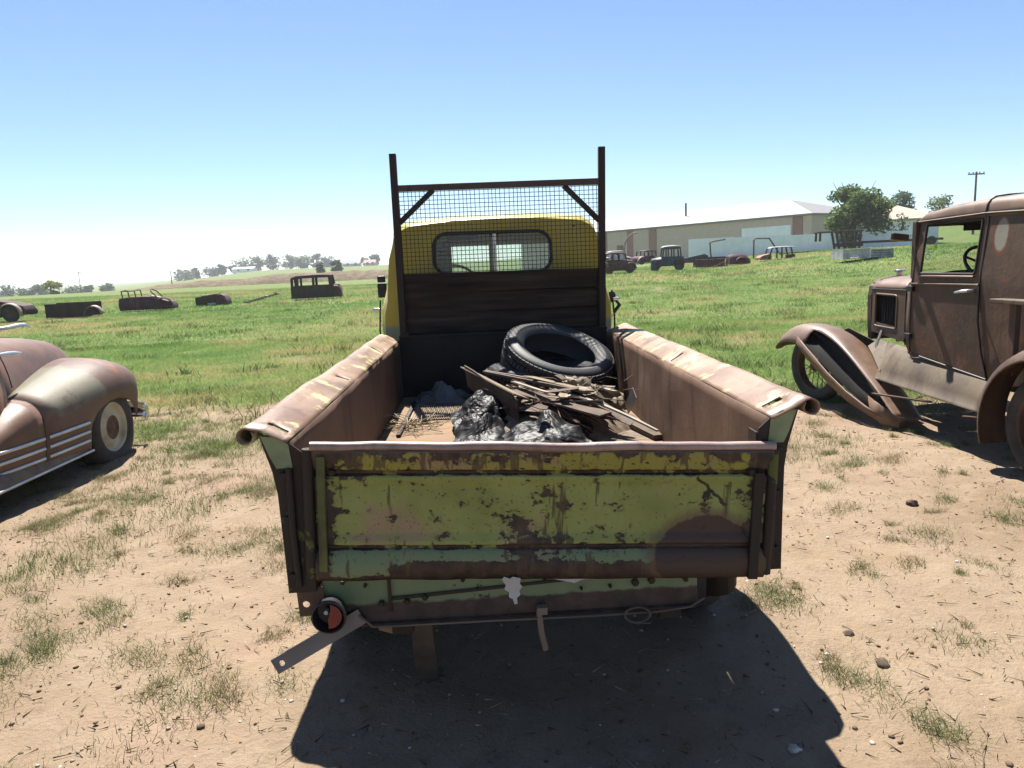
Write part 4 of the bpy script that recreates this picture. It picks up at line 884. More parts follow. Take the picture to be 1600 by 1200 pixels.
sw = MB().tube([swc+e1*.20*math.cos(a)+e2*.20*math.sin(a) for a in np.linspace(0,2*math.pi,30)[:-1]], .013, 8, closed=True)
for a in (.5, 2.6, 4.71): sw.tube([swc-ax*.02, swc+e1*.20*math.cos(a)+e2*.20*math.sin(a)], .009, 6)
sw.tube([swc-ax*.02, swc-ax*.5], .02, 8).build('steering_wheel', M_black, AT, smooth=60)
MB().obox((XC-.1,-1.17,1.635), (.16,.01,.05), (0,0,0)).build('rear_view_mirror', M_dark, AT, bevel=.01)
# pickup box behind the cab
for sx in (-1, 1):
    x0 = XC+sx*.62
    MB().box(x0-.008, x0+.008, -4.25, -2.62, .70, 1.10).build('box_side', M_A, AT)
    MB().bar((XC+sx*.68,-2.22,1.115), (XC+sx*.68,-4.25,1.115), .10, .03).build('box_rail', M_A3, AT, bevel=.006)
    for y in (-2.36, -2.62, -3.4, -4.2): MB().box(XC+sx*.65-.02, XC+sx*.65+.02, y-.03, y+.03, .62, 1.10).build('stake', M_rust, AT, bevel=.004)
MB().box(XC-.62, XC+.62, -4.25, -2.5, .66, .70).build('box_floor', M_dark, AT)
MB().box(XC-.62, XC+.62, -4.27, -4.25, .68, 1.08).build('box_tailgate', M_A, AT)
# rear fenders
for sx in (-1, 1):
    rings = []
    for k in range(25):
        a = R(200-205*k/24); rr = .535; y, z = -2.82-rr*math.cos(a), .33+rr*math.sin(a)
        rings.append([(XC+sx*(.62+q*.24), y+(-2.82-y)*d, z+(.33-z)*d) for q, d in ((0,.02),(.35,-.015),(.65,0),(.88,.05),(1.0,.13),(1.02,.16))])
    MB().loft(rings).build('rear_fender', M_A2 if sx > 0 else M_A, AT, smooth=60, thick=.005)

# ================================================================== brown sedan on the left
def make_car_brown():
    t = NT('sedan_faded_brown'); n = t.noise(1.8, 5, .55); col = t.ramp(n, [(.28, (.093,.051,.036)), (.5, (.134,.076,.052)), (.72, (.178,.105,.074))])
    col = t.mix(t.math('MULTIPLY', t.step(t.noise(70, 3), .55, .75), .25), col, (.072,.039,.028))
    col = t.mix(t.math('MULTIPLY', t.step(t.noise(4, 7, .7, off=(3,3,0)), .54, .68), .6), col, (.155,.068,.038))
    col = t.mix(t.math('MULTIPLY', t.step(t.noise(2.6, 6, .65, off=(8,1,0)), .55, .68), .6), col, (.061,.043,.038))
    t.bump(t.math('ADD', t.noise(60, 4), t.math('MULTIPLY', t.noise(3.5, 3, .5), 8)), .2, .005); return t.fin(col, t.ramp(n, [(.3, .42), (.7, .58)]), 0, .3)
M_car = make_car_brown()
def make_fender_mat():
    t = NT('sedan_fender_patches'); X = t.xyz(); x, y, z = X
    n = t.noise(2, 5, .55); col = t.ramp(n, [(.28, (.093,.055,.041)), (.5, (.130,.078,.057)), (.72, (.165,.103,.075))])
    w = t.math('MULTIPLY', t.math('SUBTRACT', t.noise(5, 5, .6), .5), .35); yy = t.math('ADD', y, w)
    g = t.math('MULTIPLY', t.math('MULTIPLY', t.step(yy, -1.0, -.8), t.step(yy, -.16, -.22)), t.step(t.math('ADD', z, w), .50, .56))
    col = t.mix(t.math('MULTIPLY', g, .8), col, (.155,.151,.109))
    o_ = t.math('MULTIPLY', t.math('MULTIPLY', t.step(yy, .02, .10), t.step(yy, .30, .2)), t.math('MULTIPLY', t.step(t.noise(6, 4, off=(2,2,2)), .5, .62), t.step(z, .66, .74)))
    col = t.mix(t.math('MULTIPLY', o_, .8), col, (.223,.090,.037))
    col = t.mix(t.math('MULTIPLY', t.step(t.noise(4.5, 7, .7, off=(3,6,0)), .55, .66), .6), col, (.068,.046,.037))
    t.bump(t.math('ADD', t.noise(60, 4), t.math('MULTIPLY', t.noise(3.5, 3, .5), 8)), .2, .005); return t.fin(col, t.ramp(n, [(.3, .48), (.7, .65)]), 0, .32)
M_fend = make_fender_mat()
M_cream = rusty('cream_wheel_paint', (.224,.168,.112), (.470,.414,.302), (.560,.515,.403), scale=7, streak=False)
M_sillc = rusty('tan_sill', (.104,.072,.049), (.169,.130,.094), (.221,.176,.130), scale=4)
CAR = thing('sedan_car', 'rounded brown sedan with chrome fender strips and a flat tyre', 'car', (-4.27, 6.07, 0), (0, 0, .012)); CAR.scale = (1, 1, 1.03)
# lower body and hood: half sections at successive Y
def super_ring(y, w, zb, zt, nx_=.55, nz_=.55, n=24):
    return [(w*math.copysign(abs(math.cos(t_))**nx_, math.cos(t_)), y, zb+(zt-zb)*abs(math.sin(t_))**nz_) for t_ in np.linspace(0, math.pi, n+1)]
hy = [.66,.62,.52,.36,.10,-.20,-.50,-.80,-1.02]
hw = [.10,.20,.30,.37,.43,.49,.55,.62,.67]; hz = [.74,.85,.93,.985,1.03,1.062,1.085,1.10,1.108]
MB().loft([super_ring(y, w, .30, z, .7, .62) for y, w, z in zip(hy, hw, hz)]).build('hood', M_car, CAR, smooth=60, thick=.004)
MB().tube([(0, y, z+.004) for y, z in zip(hy[1:], hz[1:])], .006, 6).build('hood_ridge', M_car, CAR, smooth=60)
orn = MB().loft([[(x*.5, y, z) for x, z in ((-.02,1.10),(-.016,1.125),(0,1.135),(.016,1.125),(.02,1.10))] for y in (-.20,)]+[[(x, y, 1.045+dz+(z-1.10)) for x, z in ((-.03,1.105),(-.024,1.125),(0,1.132),(.024,1.125),(.03,1.105))] for y, dz in ((.10,.055),(.24,.065),(.34,.06),(.36,.045))]).build('hood_ornament', M_dullchr, CAR, smooth=60, thick=.006)
# body sides: door, quarter
by = [-1.02,-1.2,-1.5,-1.9,-2.3,-2.7,-3.1,-3.5,-3.8,-4.0]
bw = [.685,.735,.775,.79,.79,.775,.73,.64,.50,.30]; bt = [1.075,1.05,1.035,1.03,1.03,1.03,1.01,.95,.82,.62]
def body_half(y, w, zt):
    return [(w*.93, .20), (w*.985, .30), (w*1.0, .45), (w*1.01, .62), (w*.995, .78), (w*.965, .90), (w*.925, zt-.025), (w*.89, zt), (w*.6, zt+.012), (0, zt+.02)]
rings = []
for y, w, zt in zip(by, bw, bt):
    h = body_half(y, w, zt); rings.append([(x, y, z) for x, z in h]+[(-x, y, z) for x, z in reversed(h[:-1])])
MB().loft(rings, skip=lambda i, j: 7 <= j < 11 and 0 <= i < 6).build('body', M_car, CAR, smooth=50, thick=.004)
# front of the body where the hood seam runs
rings = [[(x, -1.0, z) for x, z in body_half(-1, .67, 1.09)], [(x, -1.025, z) for x, z in body_half(-1, .685, 1.08)]]
seam = [( .600, -1.02, 1.085), (.655, -1.005, 1.02), (.678, -.99, .93), (.688, -.975, .85), (.69, -.96, .76)]
for sx in (-1, 1): MB().tube([(sx*x, y, z) for x, y, z in seam], .004, 6).build('door_seam', M_black, CAR, smooth=60)
# greenhouse
def gh(y):
    w = spline(y, [-3.05,-2.7,-2.0,-1.45,-1.05], [.50,.58,.60,.58,.62]); zt = spline(y, [-3.05,-2.7,-2.1,-1.6,-1.35,-1.05], [1.05,1.36,1.56,1.57,1.48,1.09])
    return w, zt
pil = []
for sx in (-1, 1):
    MB().tube([(sx*.655,-1.03,1.07),(sx*.63,-1.20,1.24),(sx*.59,-1.40,1.45),(sx*.545,-1.58,1.535)], .025, 8).build('windscreen_pillar', M_car, CAR, smooth=60)
    MB().tube([(sx*.672,-1.10,1.06),(sx*.655,-1.20,1.17),(sx*.62,-1.42,1.40)], .012, 8).build('pillar_seal', M_black, CAR, smooth=60)
    MB().tube([(sx*.70,-1.55,1.05),(sx*.66,-1.52,1.25),(sx*.60,-1.50,1.46)], .012, 8).build('vent_window_post', M_chrome, CAR, smooth=60)
    MB().tube([(sx*.70,-2.15,1.05),(sx*.66,-2.15,1.25),(sx*.595,-2.15,1.47)], .03, 8).build('door_pillar', M_car, CAR, smooth=60)
    MB().tube([(sx*.682,-1.10,1.058),(sx*.705,-1.5,1.05),(sx*.71,-2.1,1.048),(sx*.69,-2.7,1.04)], .013, 8).build('window_moulding', M_chrome, CAR, smooth=60)
    MB().plate([(-1.13,1.07),(-1.53,1.07),(-1.50,1.46),(-1.42,1.42)], [], .003, lambda u,v,w_,sx=sx: (sx*(.685-.26*(v-1.07)-w_), u, v)).build('vent_glass', M_clear, CAR)
    MB().plate([(-1.55,1.07),(-2.13,1.07),(-2.13,1.47),(-1.52,1.46)], [], .003, lambda u,v,w_,sx=sx: (sx*(.69-.26*(v-1.07)-w_), u, v)).build('door_glass', M_clear, CAR)
    MB().tube([(sx*.80,-2.02,.86),(sx*.83,-2.02,.865),(sx*.83,-1.92,.86)], .010, 8).build('door_handle', M_chrome, CAR, smooth=60)
    # chrome spear on the hood side
    MB().tube([(sx*.655,-1.02,.995),(sx*.648,-.90,.99),(sx*.63,-.78,.982),(sx*.616,-.70,.976)], [.012,.017,.017,.008], 8).build('hood_spear', M_dullchr, CAR, smooth=60)
    # tail flare, sill, bright sill strip
    MB().loft([[(sx*x, y, z) for x, z in ((.735,.32),(.80,.29),(.855,.24),(.885,.19),(.885,.155))] for y in (-3.1,-2.2,-1.3,-.9)]+[[(sx*x, -.42, z) for x, z in ((.76,.26),(.81,.25),(.85,.22),(.875,.185),(.878,.155))]]).build('sill', M_sillc, CAR, smooth=60, thick=.004)
    MB().tube([(sx*.889,y,.168) for y in (-3.1,-2.2,-1.3,-.42)], .011, 8).build('sill_strip', M_dullchr, CAR, smooth=60)
roof_rings = []
for y in (-1.50,-1.62,-1.8,-2.1,-2.4,-2.7,-2.95,-3.1):
    w, zt = gh(y); zl = min(1.46, zt-.04); roof_rings.append([(w*c_, y, zl+(zt-zl)*s_) for c_, s_ in ((1,0),(.98,.35),(.9,.7),(.7,.9),(.4,.98),(0,1),(-.4,.98),(-.7,.9),(-.9,.7),(-.98,.35),(-1,0))])
MB().loft(roof_rings).build('roof', M_car, CAR, smooth=60, thick=.004)
for sx in (-1, 1): MB().loft([[(sx*.60,-2.55,1.46),(sx*.70,-2.55,1.03)],[(sx*.56,-2.75,1.38),(sx*.69,-2.8,1.03)],[(sx*.48,-3.1,1.12),(sx*.62,-3.15,1.0)]]).build('rear_quarter', M_car, CAR, smooth=60, thick=.004)
MB().box(-.6,.6,-1.5,-1.1,.85,1.03).build('dashboard', M_black, CAR, bevel=.03)
MB().box(-.62,.62,-2.3,-2.1,.55,1.15).box(-.62,.62,-2.1,-1.65,.5,.65).build('front_seat', M_dark, CAR, bevel=.04)
MB().box(-.66,.66,-3.4,-1.05,.22,.26).build('cabin_floor', M_dark, CAR)
MB().plate([(-.58,1.09),(.58,1.09),(.52,1.50),(-.52,1.50)], [], .003, lambda u,v,w_: (u,-1.05-(v-1.09)*1.12+w_,v)).build('windscreen', M_clear, CAR)
# front fenders running back on to the doors
def fender_ring(sx, y):
    zc = spline(y, [-1.60,-1.45,-1.3,-1.1,-.8,-.5,-.2,.05,.25,.42,.54,.61,.645], [.30,.47,.57,.655,.715,.765,.81,.835,.83,.785,.71,.60,.46])
    xo = spline(y, [-1.60,-1.3,-1.0,-.6,0,.3,.5,.6,.645], [.81,.855,.885,.905,.915,.90,.83,.73,.62])
    xi = spline(y, [-1.60,-1.0,-.5,0,.4,.645], [.70,.60,.50,.40,.36,.40])
    if abs(y) < .43: zb = .17+.33*math.sqrt(max(0, 1-(y/.43)**2))**.8
    elif y >= .43: zb = .30+.10*S(.43,.645,y)
    else: zb = spline(y, [-1.60,-1.45,-1.2,-.43], [.27,.22,.19,.17])
    zb = min(zb, zc-.03); row = []; zm = max(.27*.45+zc*.55, zb+.01)
    for k in range(17):
        t_ = k/16
        if t_ < .5:
            a = t_/.5*math.pi/2; x = xi+(xo-xi)*math.sin(a)**.85; z = zc-(zc-zm)*(1-math.cos(a)**.75)
        else:
            q = (t_-.5)/.5; z = zm+(zb-zm)*q; x = xo-.035*q*q
        row.append((sx*x, y, z))
    return row
for sx in (-1, 1):
    fy = [-.97,-.8,-.65,-.52,-.46,-.43,-.42,-.40,-.36,-.28,-.18,-.08,.02,.12,.22,.30,.36,.40,.42,.43,.46,.50,.54,.57,.60,.62,.635,.645]
    fd = MB().loft([fender_ring(sx, y) for y in fy]).build('front_fender', M_fend, CAR, smooth=60, thick=.006)
    ey = [-1.60,-1.57,-1.52,-1.45,-1.35,-1.2,-1.05,-.985]
    ex = MB().loft([fender_ring(sx, y) for y in ey]).build('fender_extension', M_car, CAR, smooth=60, thick=.006)
    MB().tube(fender_ring(sx, -.978), .0045, 6).build('fender_seam', M_black, CAR, smooth=60)
    def on_f(y, z, out=.006):
        r_ = fender_ring(1, y); x = np.interp(z, [p[2] for p in reversed(r_)], [p[0] for p in reversed(r_)]); return (sx*(float(x)+out), y, z)
    for zz in (.395, .325, .255):
        MB().tube([on_f(y, zz) for y in np.linspace(-.46, -.955, 8)], .0135, 8).build('chrome_strip', M_dullchr, fd, smooth=60)
        MB().tube([on_f(y, zz) for y in np.linspace(-1.0, -1.46+.2*abs(zz-.325), 8)], .0135, 8).build('chrome_strip', M_dullchr, ex, smooth=60)
    MB().box(min(sx*.40, sx*.42), max(sx*.40, sx*.42), -.45, .6, .25, .75).build('inner_wing', M_hole, CAR)
    # rear fender
    rr = []
    for y in np.linspace(-3.75,-2.45,22):
        u_ = (y+3.1)/.65; zc = .30+.50*math.sqrt(max(0, 1-min(1, abs(u_))**2.2)); xo = .80+.10*math.sqrt(max(0, 1-min(1, abs(u_))**2)); zb = .2 if abs(y+3.1) > .36 else .2+.30*math.sqrt(1-((y+3.1)/.36)**2)
        zb = min(zb, zc-.02); rr.append([(sx*(.62+(xo-.62)*math.sin(a)), y, zb+(zc-zb)*math.cos(a)) for a in np.linspace(0, math.pi/2, 9)])
    MB().loft(rr).build('rear_fender', M_fend, CAR, smooth=60, thick=.005)
    # wheels (front tyre flat)
    for yc in (0, -3.1):
        w = bpy.data.objects.new('wheel', None); COL.objects.link(w); w.parent = CAR; w.location = (sx*.765, yc, .262)
        def flat(r_, h_, th):
            z = r_*math.sin(th)
            if z < -.262: k_ = .262/-math.sin(th); return (k_, h_*1.28)
            return (r_, h_*(1+.25*max(0, -math.sin(th)-.3)))
        MB().lathe([(.200,-.07),(.215,-.085),(.26,-.098),(.31,-.09),(.335,-.06),(.338,0),(.335,.06),(.31,.09),(.26,.098),(.215,.085),(.200,.07)], 48, 'x', fn=flat).build('tyre', M_oldrub, w, smooth=50)
        MB().lathe([(.212,sx*.078),(.208,sx*.085),(.196,sx*.080),(.188,sx*.055),(.150,sx*.048),(.120,sx*.066),(.100,sx*.070)], 40, 'x').build('rim', M_cream, w, smooth=50)
        MB().lathe([(.102,sx*.070),(.085,sx*.058),(.06,sx*.05),(.045,sx*.058),(.03,sx*.075),(0,sx*.08)], 32, 'x').build('hub', rusty('rusty_hub', (.05,.028,.02), (.12,.065,.042), (.2,.12,.08), scale=14, streak=False), w, smooth=50)
        MB().lathe([(.20,-sx*.07),(.15,-sx*.05),(0,-sx*.04)], 24, 'x').build('wheel_back', M_dark, w)
# bumper and grille
bp = []
for k in range(25):
    a = R(-90+180*k/24); bp.append((math.sin(a)*.88, .46+.30*abs(math.cos(a))**.7, .0))
MB().loft([[(x, y-.012, .22), (x*1.004, y+.006, .24), (x*1.01, y+.022, .28), (x*1.008, y+.022, .32), (x*1.0, y+.005, .35), (x, y-.012, .365)] for x, y, z in bp]).build('front_bumper', M_chrome, CAR, smooth=60, thick=.005)
for k in range(5): MB().tube([(-.34,.50,.42+k*.055),(-.2,.60,.42+k*.055),(0,.645,.42+k*.055),(.2,.60,.42+k*.055),(.34,.50,.42+k*.055)], .012, 6).build('grille_bar', M_dullchr, CAR, smooth=60)
for sx in (-1, 1): MB().lathe([(0,.05),(.07,.04),(.095,.01),(.10,-.02)], 24, 'y', (sx*.66, .57, .60)).build('headlamp', M_dullchr, CAR, smooth=60)
MB().tube([(-.80,0,.26),(.80,0,.26)], .03, 8).tube([(-.80,-3.1,.3),(.80,-3.1,.3)], .04, 8).box(-.5,.5,-3.6,.4,.2,.3).build('chassis', M_dark, CAR)
MB().loft([[(x, y-.0, z) for z in (.28,.40)] for x, y in ((-.84,-3.9),(-.5,-4.05),(0,-4.1),(.5,-4.05),(.84,-3.9))]).build('rear_bumper', M_dullchr, CAR, thick=.02)

# ================================================================== wrecks in the field
def hulk_mat(name, c, rough=.8): return rusty(name, tuple(q*.55 for q in c), c, tuple(min(1, q*1.5) for q in c), scale=3, rough=(rough-.1, rough+.1))
H_dark = hulk_mat('hulk_dark_rust', (.05,.030,.024)); H_red = hulk_mat('hulk_red_rust', (.085,.032,.028)); H_pink = hulk_mat('hulk_pale_rust', (.26,.19,.165), .6)
H_teal = hulk_mat('hulk_dark_teal', (.032,.05,.058), .6); H_org = hulk_mat('hulk_orange_rust', (.24,.13,.085)); H_white = hulk_mat('hulk_white_paint', (.38,.38,.39), .6)
H_mar = hulk_mat('hulk_maroon', (.075,.03,.034))
def wreck(name, label, cat, x, y, rz, group=None): return thing(name, label, cat, (x, y, tz(x, y)), (0, 0, rz), group)
def arch(mb, x, y0, y1, zc, r, w=.1, a0=0, a1=180, n=14):
    """half-round fender band around a wheel, axis along y"""
    rings = []
    for k in range(n+1):
        a = R(a0+(a1-a0)*k/n); rings.append([(x+r*math.cos(a), y0, zc+r*math.sin(a)*.98-.03), (x+(r+.015)*math.cos(a), y0+(y1-y0)*.3, zc+(r+.015)*math.sin(a)), (x+(r+.015)*math.cos(a), y1-(y1-y0)*.3, zc+(r+.015)*math.sin(a)), (x+r*math.cos(a), y1, zc+r*math.sin(a)*.98-.03)])
    return mb.loft(rings)
def disc_wheel(parent, x, y, r=.34, w=.14, z=None):
    wq = bpy.data.objects.new('wheel', None); COL.objects.link(wq); wq.parent = parent; wq.location = (x, y, r if z is None else z)
    MB().lathe([(r*.58,-w/2),(r*.8,-w*.6),(r*.96,-w*.45),(r,0),(r*.96,w*.45),(r*.8,w*.6),(r*.58,w/2)], 24, 'y').build('tyre', M_oldrub, wq, smooth=50)
    MB().lathe([(r*.6,-w*.4),(r*.3,-w*.25),(0,-w*.3)], 20, 'y').build('rim', M_rust, wq, smooth=50); return wq
def car_profile(parent, mat, L_, W, hood_h, roof_h, z0, cab, hood=(0,.3), holes=True, parts=True):
    """side-on wreck along x: lower tub plus cab with window openings; cab = (x0, x1) fractions"""
    x0, x1 = -L_/2, L_/2; c0, c1 = x0+L_*cab[0], x0+L_*cab[1]; zr = roof_h; zs = hood_h
    n = 9; rings = []
    for k in range(19):
        t_ = k/18; x = x0+L_*t_; e = (1-abs(2*t_-1)**6); w = W/2*(.72+.28*e); h = z0+(zs-z0)*(.62+.38*e)
        rings.append([(x,-w,z0),(x,-w*1.03,z0+(h-z0)*.5),(x,-w*.97,h-.05),(x,-w*.8,h),(x,0,h+.02),(x,w*.8,h),(x,w*.97,h-.05),(x,w*1.03,z0+(h-z0)*.5),(x,w,z0)])
    MB().loft(rings, cap=True).build('body', mat, parent, smooth=50, thick=.02)
    sh = .12*L_
    rr = []
    for k in range(11):
        t_ = k/10; x = c0+sh*.25+(c1-c0-sh*.5)*t_; e = 1-abs(2*t_-1)**4; w = W/2*.86*(.85+.15*e); z = zr-.10*(1-e)
        rr.append([(x,-w,z-.10),(x,-w*.96,z-.03),(x,-w*.7,z),(x,w*.7,z),(x,w*.96,z-.03),(x,w,z-.10)])
    MB().loft(rr).build('roof', mat, parent, smooth=50, thick=.02)
    for sy in (-1, 1):
        for f, lean in ((0,.08),(.36,0),(.66,0),(1,-.12)):
            xb = c0+(c1-c0)*f; MB().bar((xb, sy*W*.46, zs-.03), (xb+lean*L_*.25 if f in (0,1) else xb, sy*W*.43, zr-.10), .09, .05, (0,1,0)).build('pillar', mat, parent)
# --- left side
t = wreck('car_wreck', 'dark front half of a rusted car with round fender, by left picture edge', 'car wreck', -21.3, 31, .1)
MB().loft([[(x,-.5,z0),(x,-.55,(z0+z1)/2),(x,-.45,z1),(x,.45,z1),(x,.55,(z0+z1)/2),(x,.5,z0)] for x,z0,z1 in ((-1.5,.15,.95),(-.8,.15,.98),(-.2,.2,.92),(.4,.25,.80),(.85,.25,.66),(.95,.3,.5))], cap=True).build('body', H_dark, t, smooth=40)
arch(MB(), .45, -.78, -.45, .36, .42, a0=-10, a1=190).build('fender', H_pink, t, smooth=60, thick=.02); disc_wheel(t, .45, -.6)
t = wreck('truck_bed', 'rusty loose truck bed with a pinkish fender lying in the grass', 'truck bed', -19.15, 32.5, .12)
b = MB(); b.box(-1.15,.75,-.55,-.52,.05,.62).box(-1.15,.75,.52,.55,.05,.66).box(-1.15,-1.12,-.52,.52,.05,.6).box(.45,.48,-.52,.52,.05,.64).box(-1.12,.45,-.52,.52,.08,.11); b.build('box', H_dark, t)
MB().bar((-1.15,-.56,.62),(.75,-.56,.64),.06,.04).build('rail', H_mar, t); arch(MB(), .80, -.62, -.2, .15, .34, a0=0, a1=180).build('fender', H_pink, t, smooth=60, thick=.02)
t = wreck('roadster_wreck', 'open roofless roadster body with bare door hoops in grass', 'car wreck', -17.95, 36.5, .18)
MB().loft([[(x,-.5,.06),(x,-.6,z*.6),(x,-.52,z),(x,.52,z),(x,.6,z*.6),(x,.5,.06)] for x,z in ((-1.25,.52),(-1.2,.66),(-.6,.70),(0,.70),(.35,.66),(.75,.50),(1.1,.40),(1.2,.25))], cap=True).build('body', H_mar, t, smooth=40)
for xx, ln in ((-1.05,.05),(-.45,.18),(.15,.45)):
    MB().tube([(xx,-.5,.66),(xx-.04,-.48,1.0),(xx-.0,0,1.04),(xx-.04,.48,1.0),(xx,.5,.66)] if ln < .4 else [(xx+.35,-.5,.66),(xx+.1,-.48,.95),(xx,0,1.05),(xx+.1,.48,.95),(xx+.35,.5,.66)], .03, 6).build('hoop', H_dark, t, smooth=60)
MB().tube([(-1.05,-.48,1.0),(-.5,-.48,1.0)], .025, 6).build('hoop_rail', H_dark, t)
arch(MB(), .85, -.72, -.35, .28, .34, a0=0, a1=175).build('fender', H_dark, t, smooth=60, thick=.02)
MB().obox((.35,-.2,.70),(.5,.5,.02),(0,.25,0)).build('cowl', H_pink, t)
t = wreck('box_wreck', 'small dark open box body with rounded end in the grass', 'truck bed', -15.95, 39.5, .05)
MB().loft([[(x,-.42,.02),(x,-.46,z),(x,-.43,z),(x,-.39,.06),(x,.39,.06),(x,.43,z+.04),(x,.46,z+.04),(x,.42,.02)] for x,z in ((-.8,.46),(-.3,.52),(.2,.58),(.3,.60))], closed=True, cap=True).build('box', H_dark, t)
MB().loft([[(x,-.46*s_,.02),(x,-.48*s_,.3),(x,-.4*s_,h),(x,.4*s_,h),(x,.48*s_,.3),(x,.46*s_,.02)] for x,s_,h in ((.30,1,.60),(.55,1,.58),(.75,.92,.45),(.82,.85,.2))], cap=True).build('rounded_end', H_mar, t, smooth=50)
MB().obox((.05,-.5,.10),(.42,.03,.10),(0,0,0)).build('pale_patch', H_white, t)
t = wreck('chassis_frame', 'bare narrow chassis frame lying on the grass beside the sedan shell', 'chassis', -13.35, 39.5, .55)
for sy in (-.3,.3): MB().tube([(-.9,sy,.08),(-.3,sy,.20),(.3,sy*.9,.34),(.9,sy*.7,.46)], .035, 6).build('rail', H_dark, t)
for k, xx in enumerate((-.7,-.2,.3,.75)): MB().tube([(xx,-.32,.12+.13*k),(xx,.32,.12+.13*k)], .03, 6).build('cross_member', H_white if k == 2 else H_dark, t)
t = wreck('sedan_shell', 'dark boxy sedan shell with empty windows standing in the grass', 'car wreck', -11.0, 42, .12)
def shell_side(sy):
    MB().plate([(-1.32,.10),(1.05,.10),(1.05,.72),(.95,1.30),(.6,1.36),(-1.0,1.34),(-1.30,1.22)], [[(-1.15,.80),(-.98,.80),(-.98,1.18),(-1.15,1.15)],[(-.86,.80),(-.12,.80),(-.12,1.22),(-.86,1.20)],[(.02,.80),(.80,.80),(.78,1.22),(.02,1.22)]], .03, lambda u,v,w_: (u, sy*(.66-.08*max(0,v-.7))-w_, v)).build('side', H_dark, t)
shell_side(-1); shell_side(1)
MB().loft([[(x,-.62,z-.03),(x,-.4,z+.02),(x,.4,z+.02),(x,.62,z-.03)] for x,z in ((-1.3,1.24),(-1.0,1.36),(0,1.39),(.6,1.38),(.95,1.32))]).build('roof', H_dark, t, smooth=50, thick=.02)
MB().box(-1.33,-1.30,-.6,.6,.1,.75).build('back', H_dark, t); MB().loft([[(x,-.5*s_,.1),(x,-.52*s_,z-.1),(x,-.3*s_,z),(x,.3*s_,z),(x,.52*s_,z-.1),(x,.5*s_,.1)] for x,s_,z in ((1.05,1.15,.82),(1.3,1.0,.80),(1.42,.9,.6))], cap=True).build('cowl', H_mar, t, smooth=40)
MB().obox((1.2,-.1,.84),(.26,.5,.02),(0,.05,0)).build('cowl_top', H_white, t)
# --- right side
t = wreck('coupe_wreck', 'dark red rusted coupe seen beside the wire rack post', 'car wreck', 7.75, 52, .25)
car_profile(t, H_red, 2.5, 1.5, .95, 1.50, .22, (.08,.70)); arch(MB(), .75, -.95, -.55, .34, .42, a0=0, a1=180).build('fender', H_red, t, smooth=60, thick=.02); disc_wheel(t, .75, -.68); disc_wheel(t, -.8, -.68)
arch(MB(), -.8, -.95, -.55, .34, .42, a0=0, a1=180).build('fender', H_red, t, smooth=60, thick=.02)
MB().obox((-1.05,-.6,.7),(.3,.5,.3),(0,0,0)).build('pale_panel', H_pink, t, bevel=.05)
t = wreck('pickup_wreck', 'dark teal old pickup with tall windowed cab on the grass', 'pickup truck', 12.1, 55.5, -.1)
MB().loft([[(x,-.75,.35),(x,-.8,.8),(x,-.74,1.02),(x,.74,1.02),(x,.8,.8),(x,.75,.35)] for x in (-.45,-.2,.4,1.1,1.2)], cap=True).build('body', H_teal, t, smooth=40)
for sy in (-1,1):
    MB().plate([(-.42,1.0),(1.05,1.0),(.98,1.76),(-.30,1.76)], [[(-.30,1.06),(.0,1.06),(.0,1.60),(-.22,1.60)],[(.10,1.06),(.42,1.06),(.42,1.60),(.10,1.60)],[(.52,1.06),(.92,1.06),(.90,1.60),(.52,1.60)]], .03, lambda u,v,w_,sy=sy: (u, sy*(.72-.08*(v-1)) - w_, v)).build('cab_side', H_teal, t)
MB().loft([[(x,-.70,z-.06),(x,-.5,z),(x,.5,z),(x,.70,z-.06)] for x,z in ((-.40,1.74),(-.2,1.84),(.5,1.88),(1.0,1.80))]).build('roof', H_white, t, smooth=50, thick=.02)
MB().loft([[(x,-w,.3),(x,-w,z-.15),(x,-w*.6,z),(x,w*.6,z),(x,w,z-.15),(x,w,.3)] for x,w,z in ((-1.15,.5,.80),(-1.05,.6,.95),(-.45,.68,1.05))], cap=True).build('hood', H_teal, t, smooth=50)
MB().obox((-1.08,-.80,.45),(.30,.25,.85),(0,0,0)).build('front_fender', H_teal, t, bevel=.08); disc_wheel(t, .85, -.72, .38); disc_wheel(t, -.9, -.6, .36)
MB().obox((.85,-.78,.62),(.8,.3,.45),(0,0,0)).build('rear_fender', H_dark, t, bevel=.12)
t = wreck('car_wreck', 'pink and maroon wreck between the coupe and the teal pickup', 'car wreck', 12.3, 66, .4); t.location.z = tz(12.3,66)+.45
car_profile(t, H_mar, 2.0, 1.4, .75, 1.28, .2, (.35,.98)); arch(MB(), -.6, -.9, -.5, .3, .4, a0=0, a1=180).build('fender', H_pink, t, smooth=60, thick=.02); disc_wheel(t, -.6, -.65); disc_wheel(t, .6, -.6)
t = wreck('car_wreck', 'pale roofed car parked behind the dark red coupe', 'car wreck', 10.3, 70, .1); t.location.z = tz(10.3,70)+.5
car_profile(t, H_white, 3.2, 1.6, .75, 1.32, .25, (.25,.80)); disc_wheel(t, -1.0, -.75); disc_wheel(t, 1.0, -.75)
t = wreck('slatted_bed', 'maroon slatted truck bed lying in the grass before the white wall', 'truck bed', 15.0, 54, -.08)
MB().box(-1.15,1.15,-.5,.5,.10,.20).build('floor', H_mar, t)
for k in range(12): MB().box(-1.15+k*.2,-1.05+k*.2,-.53,-.50,.08,.74-.02*(k % 3)).build('slat', H_mar, t)
for zz in (.28,.62): MB().box(-1.17,1.17,-.56,-.535,zz,zz+.05).build('rail', H_pink if zz > .5 else H_mar, t)
MB().box(-1.15,1.15,.5,.53,.08,.8).build('back_panel', H_mar, t); MB().bar((.0,-.75,.05),(1.0,-.75,.48),.10,.04).build('loose_plank', H_org, t)
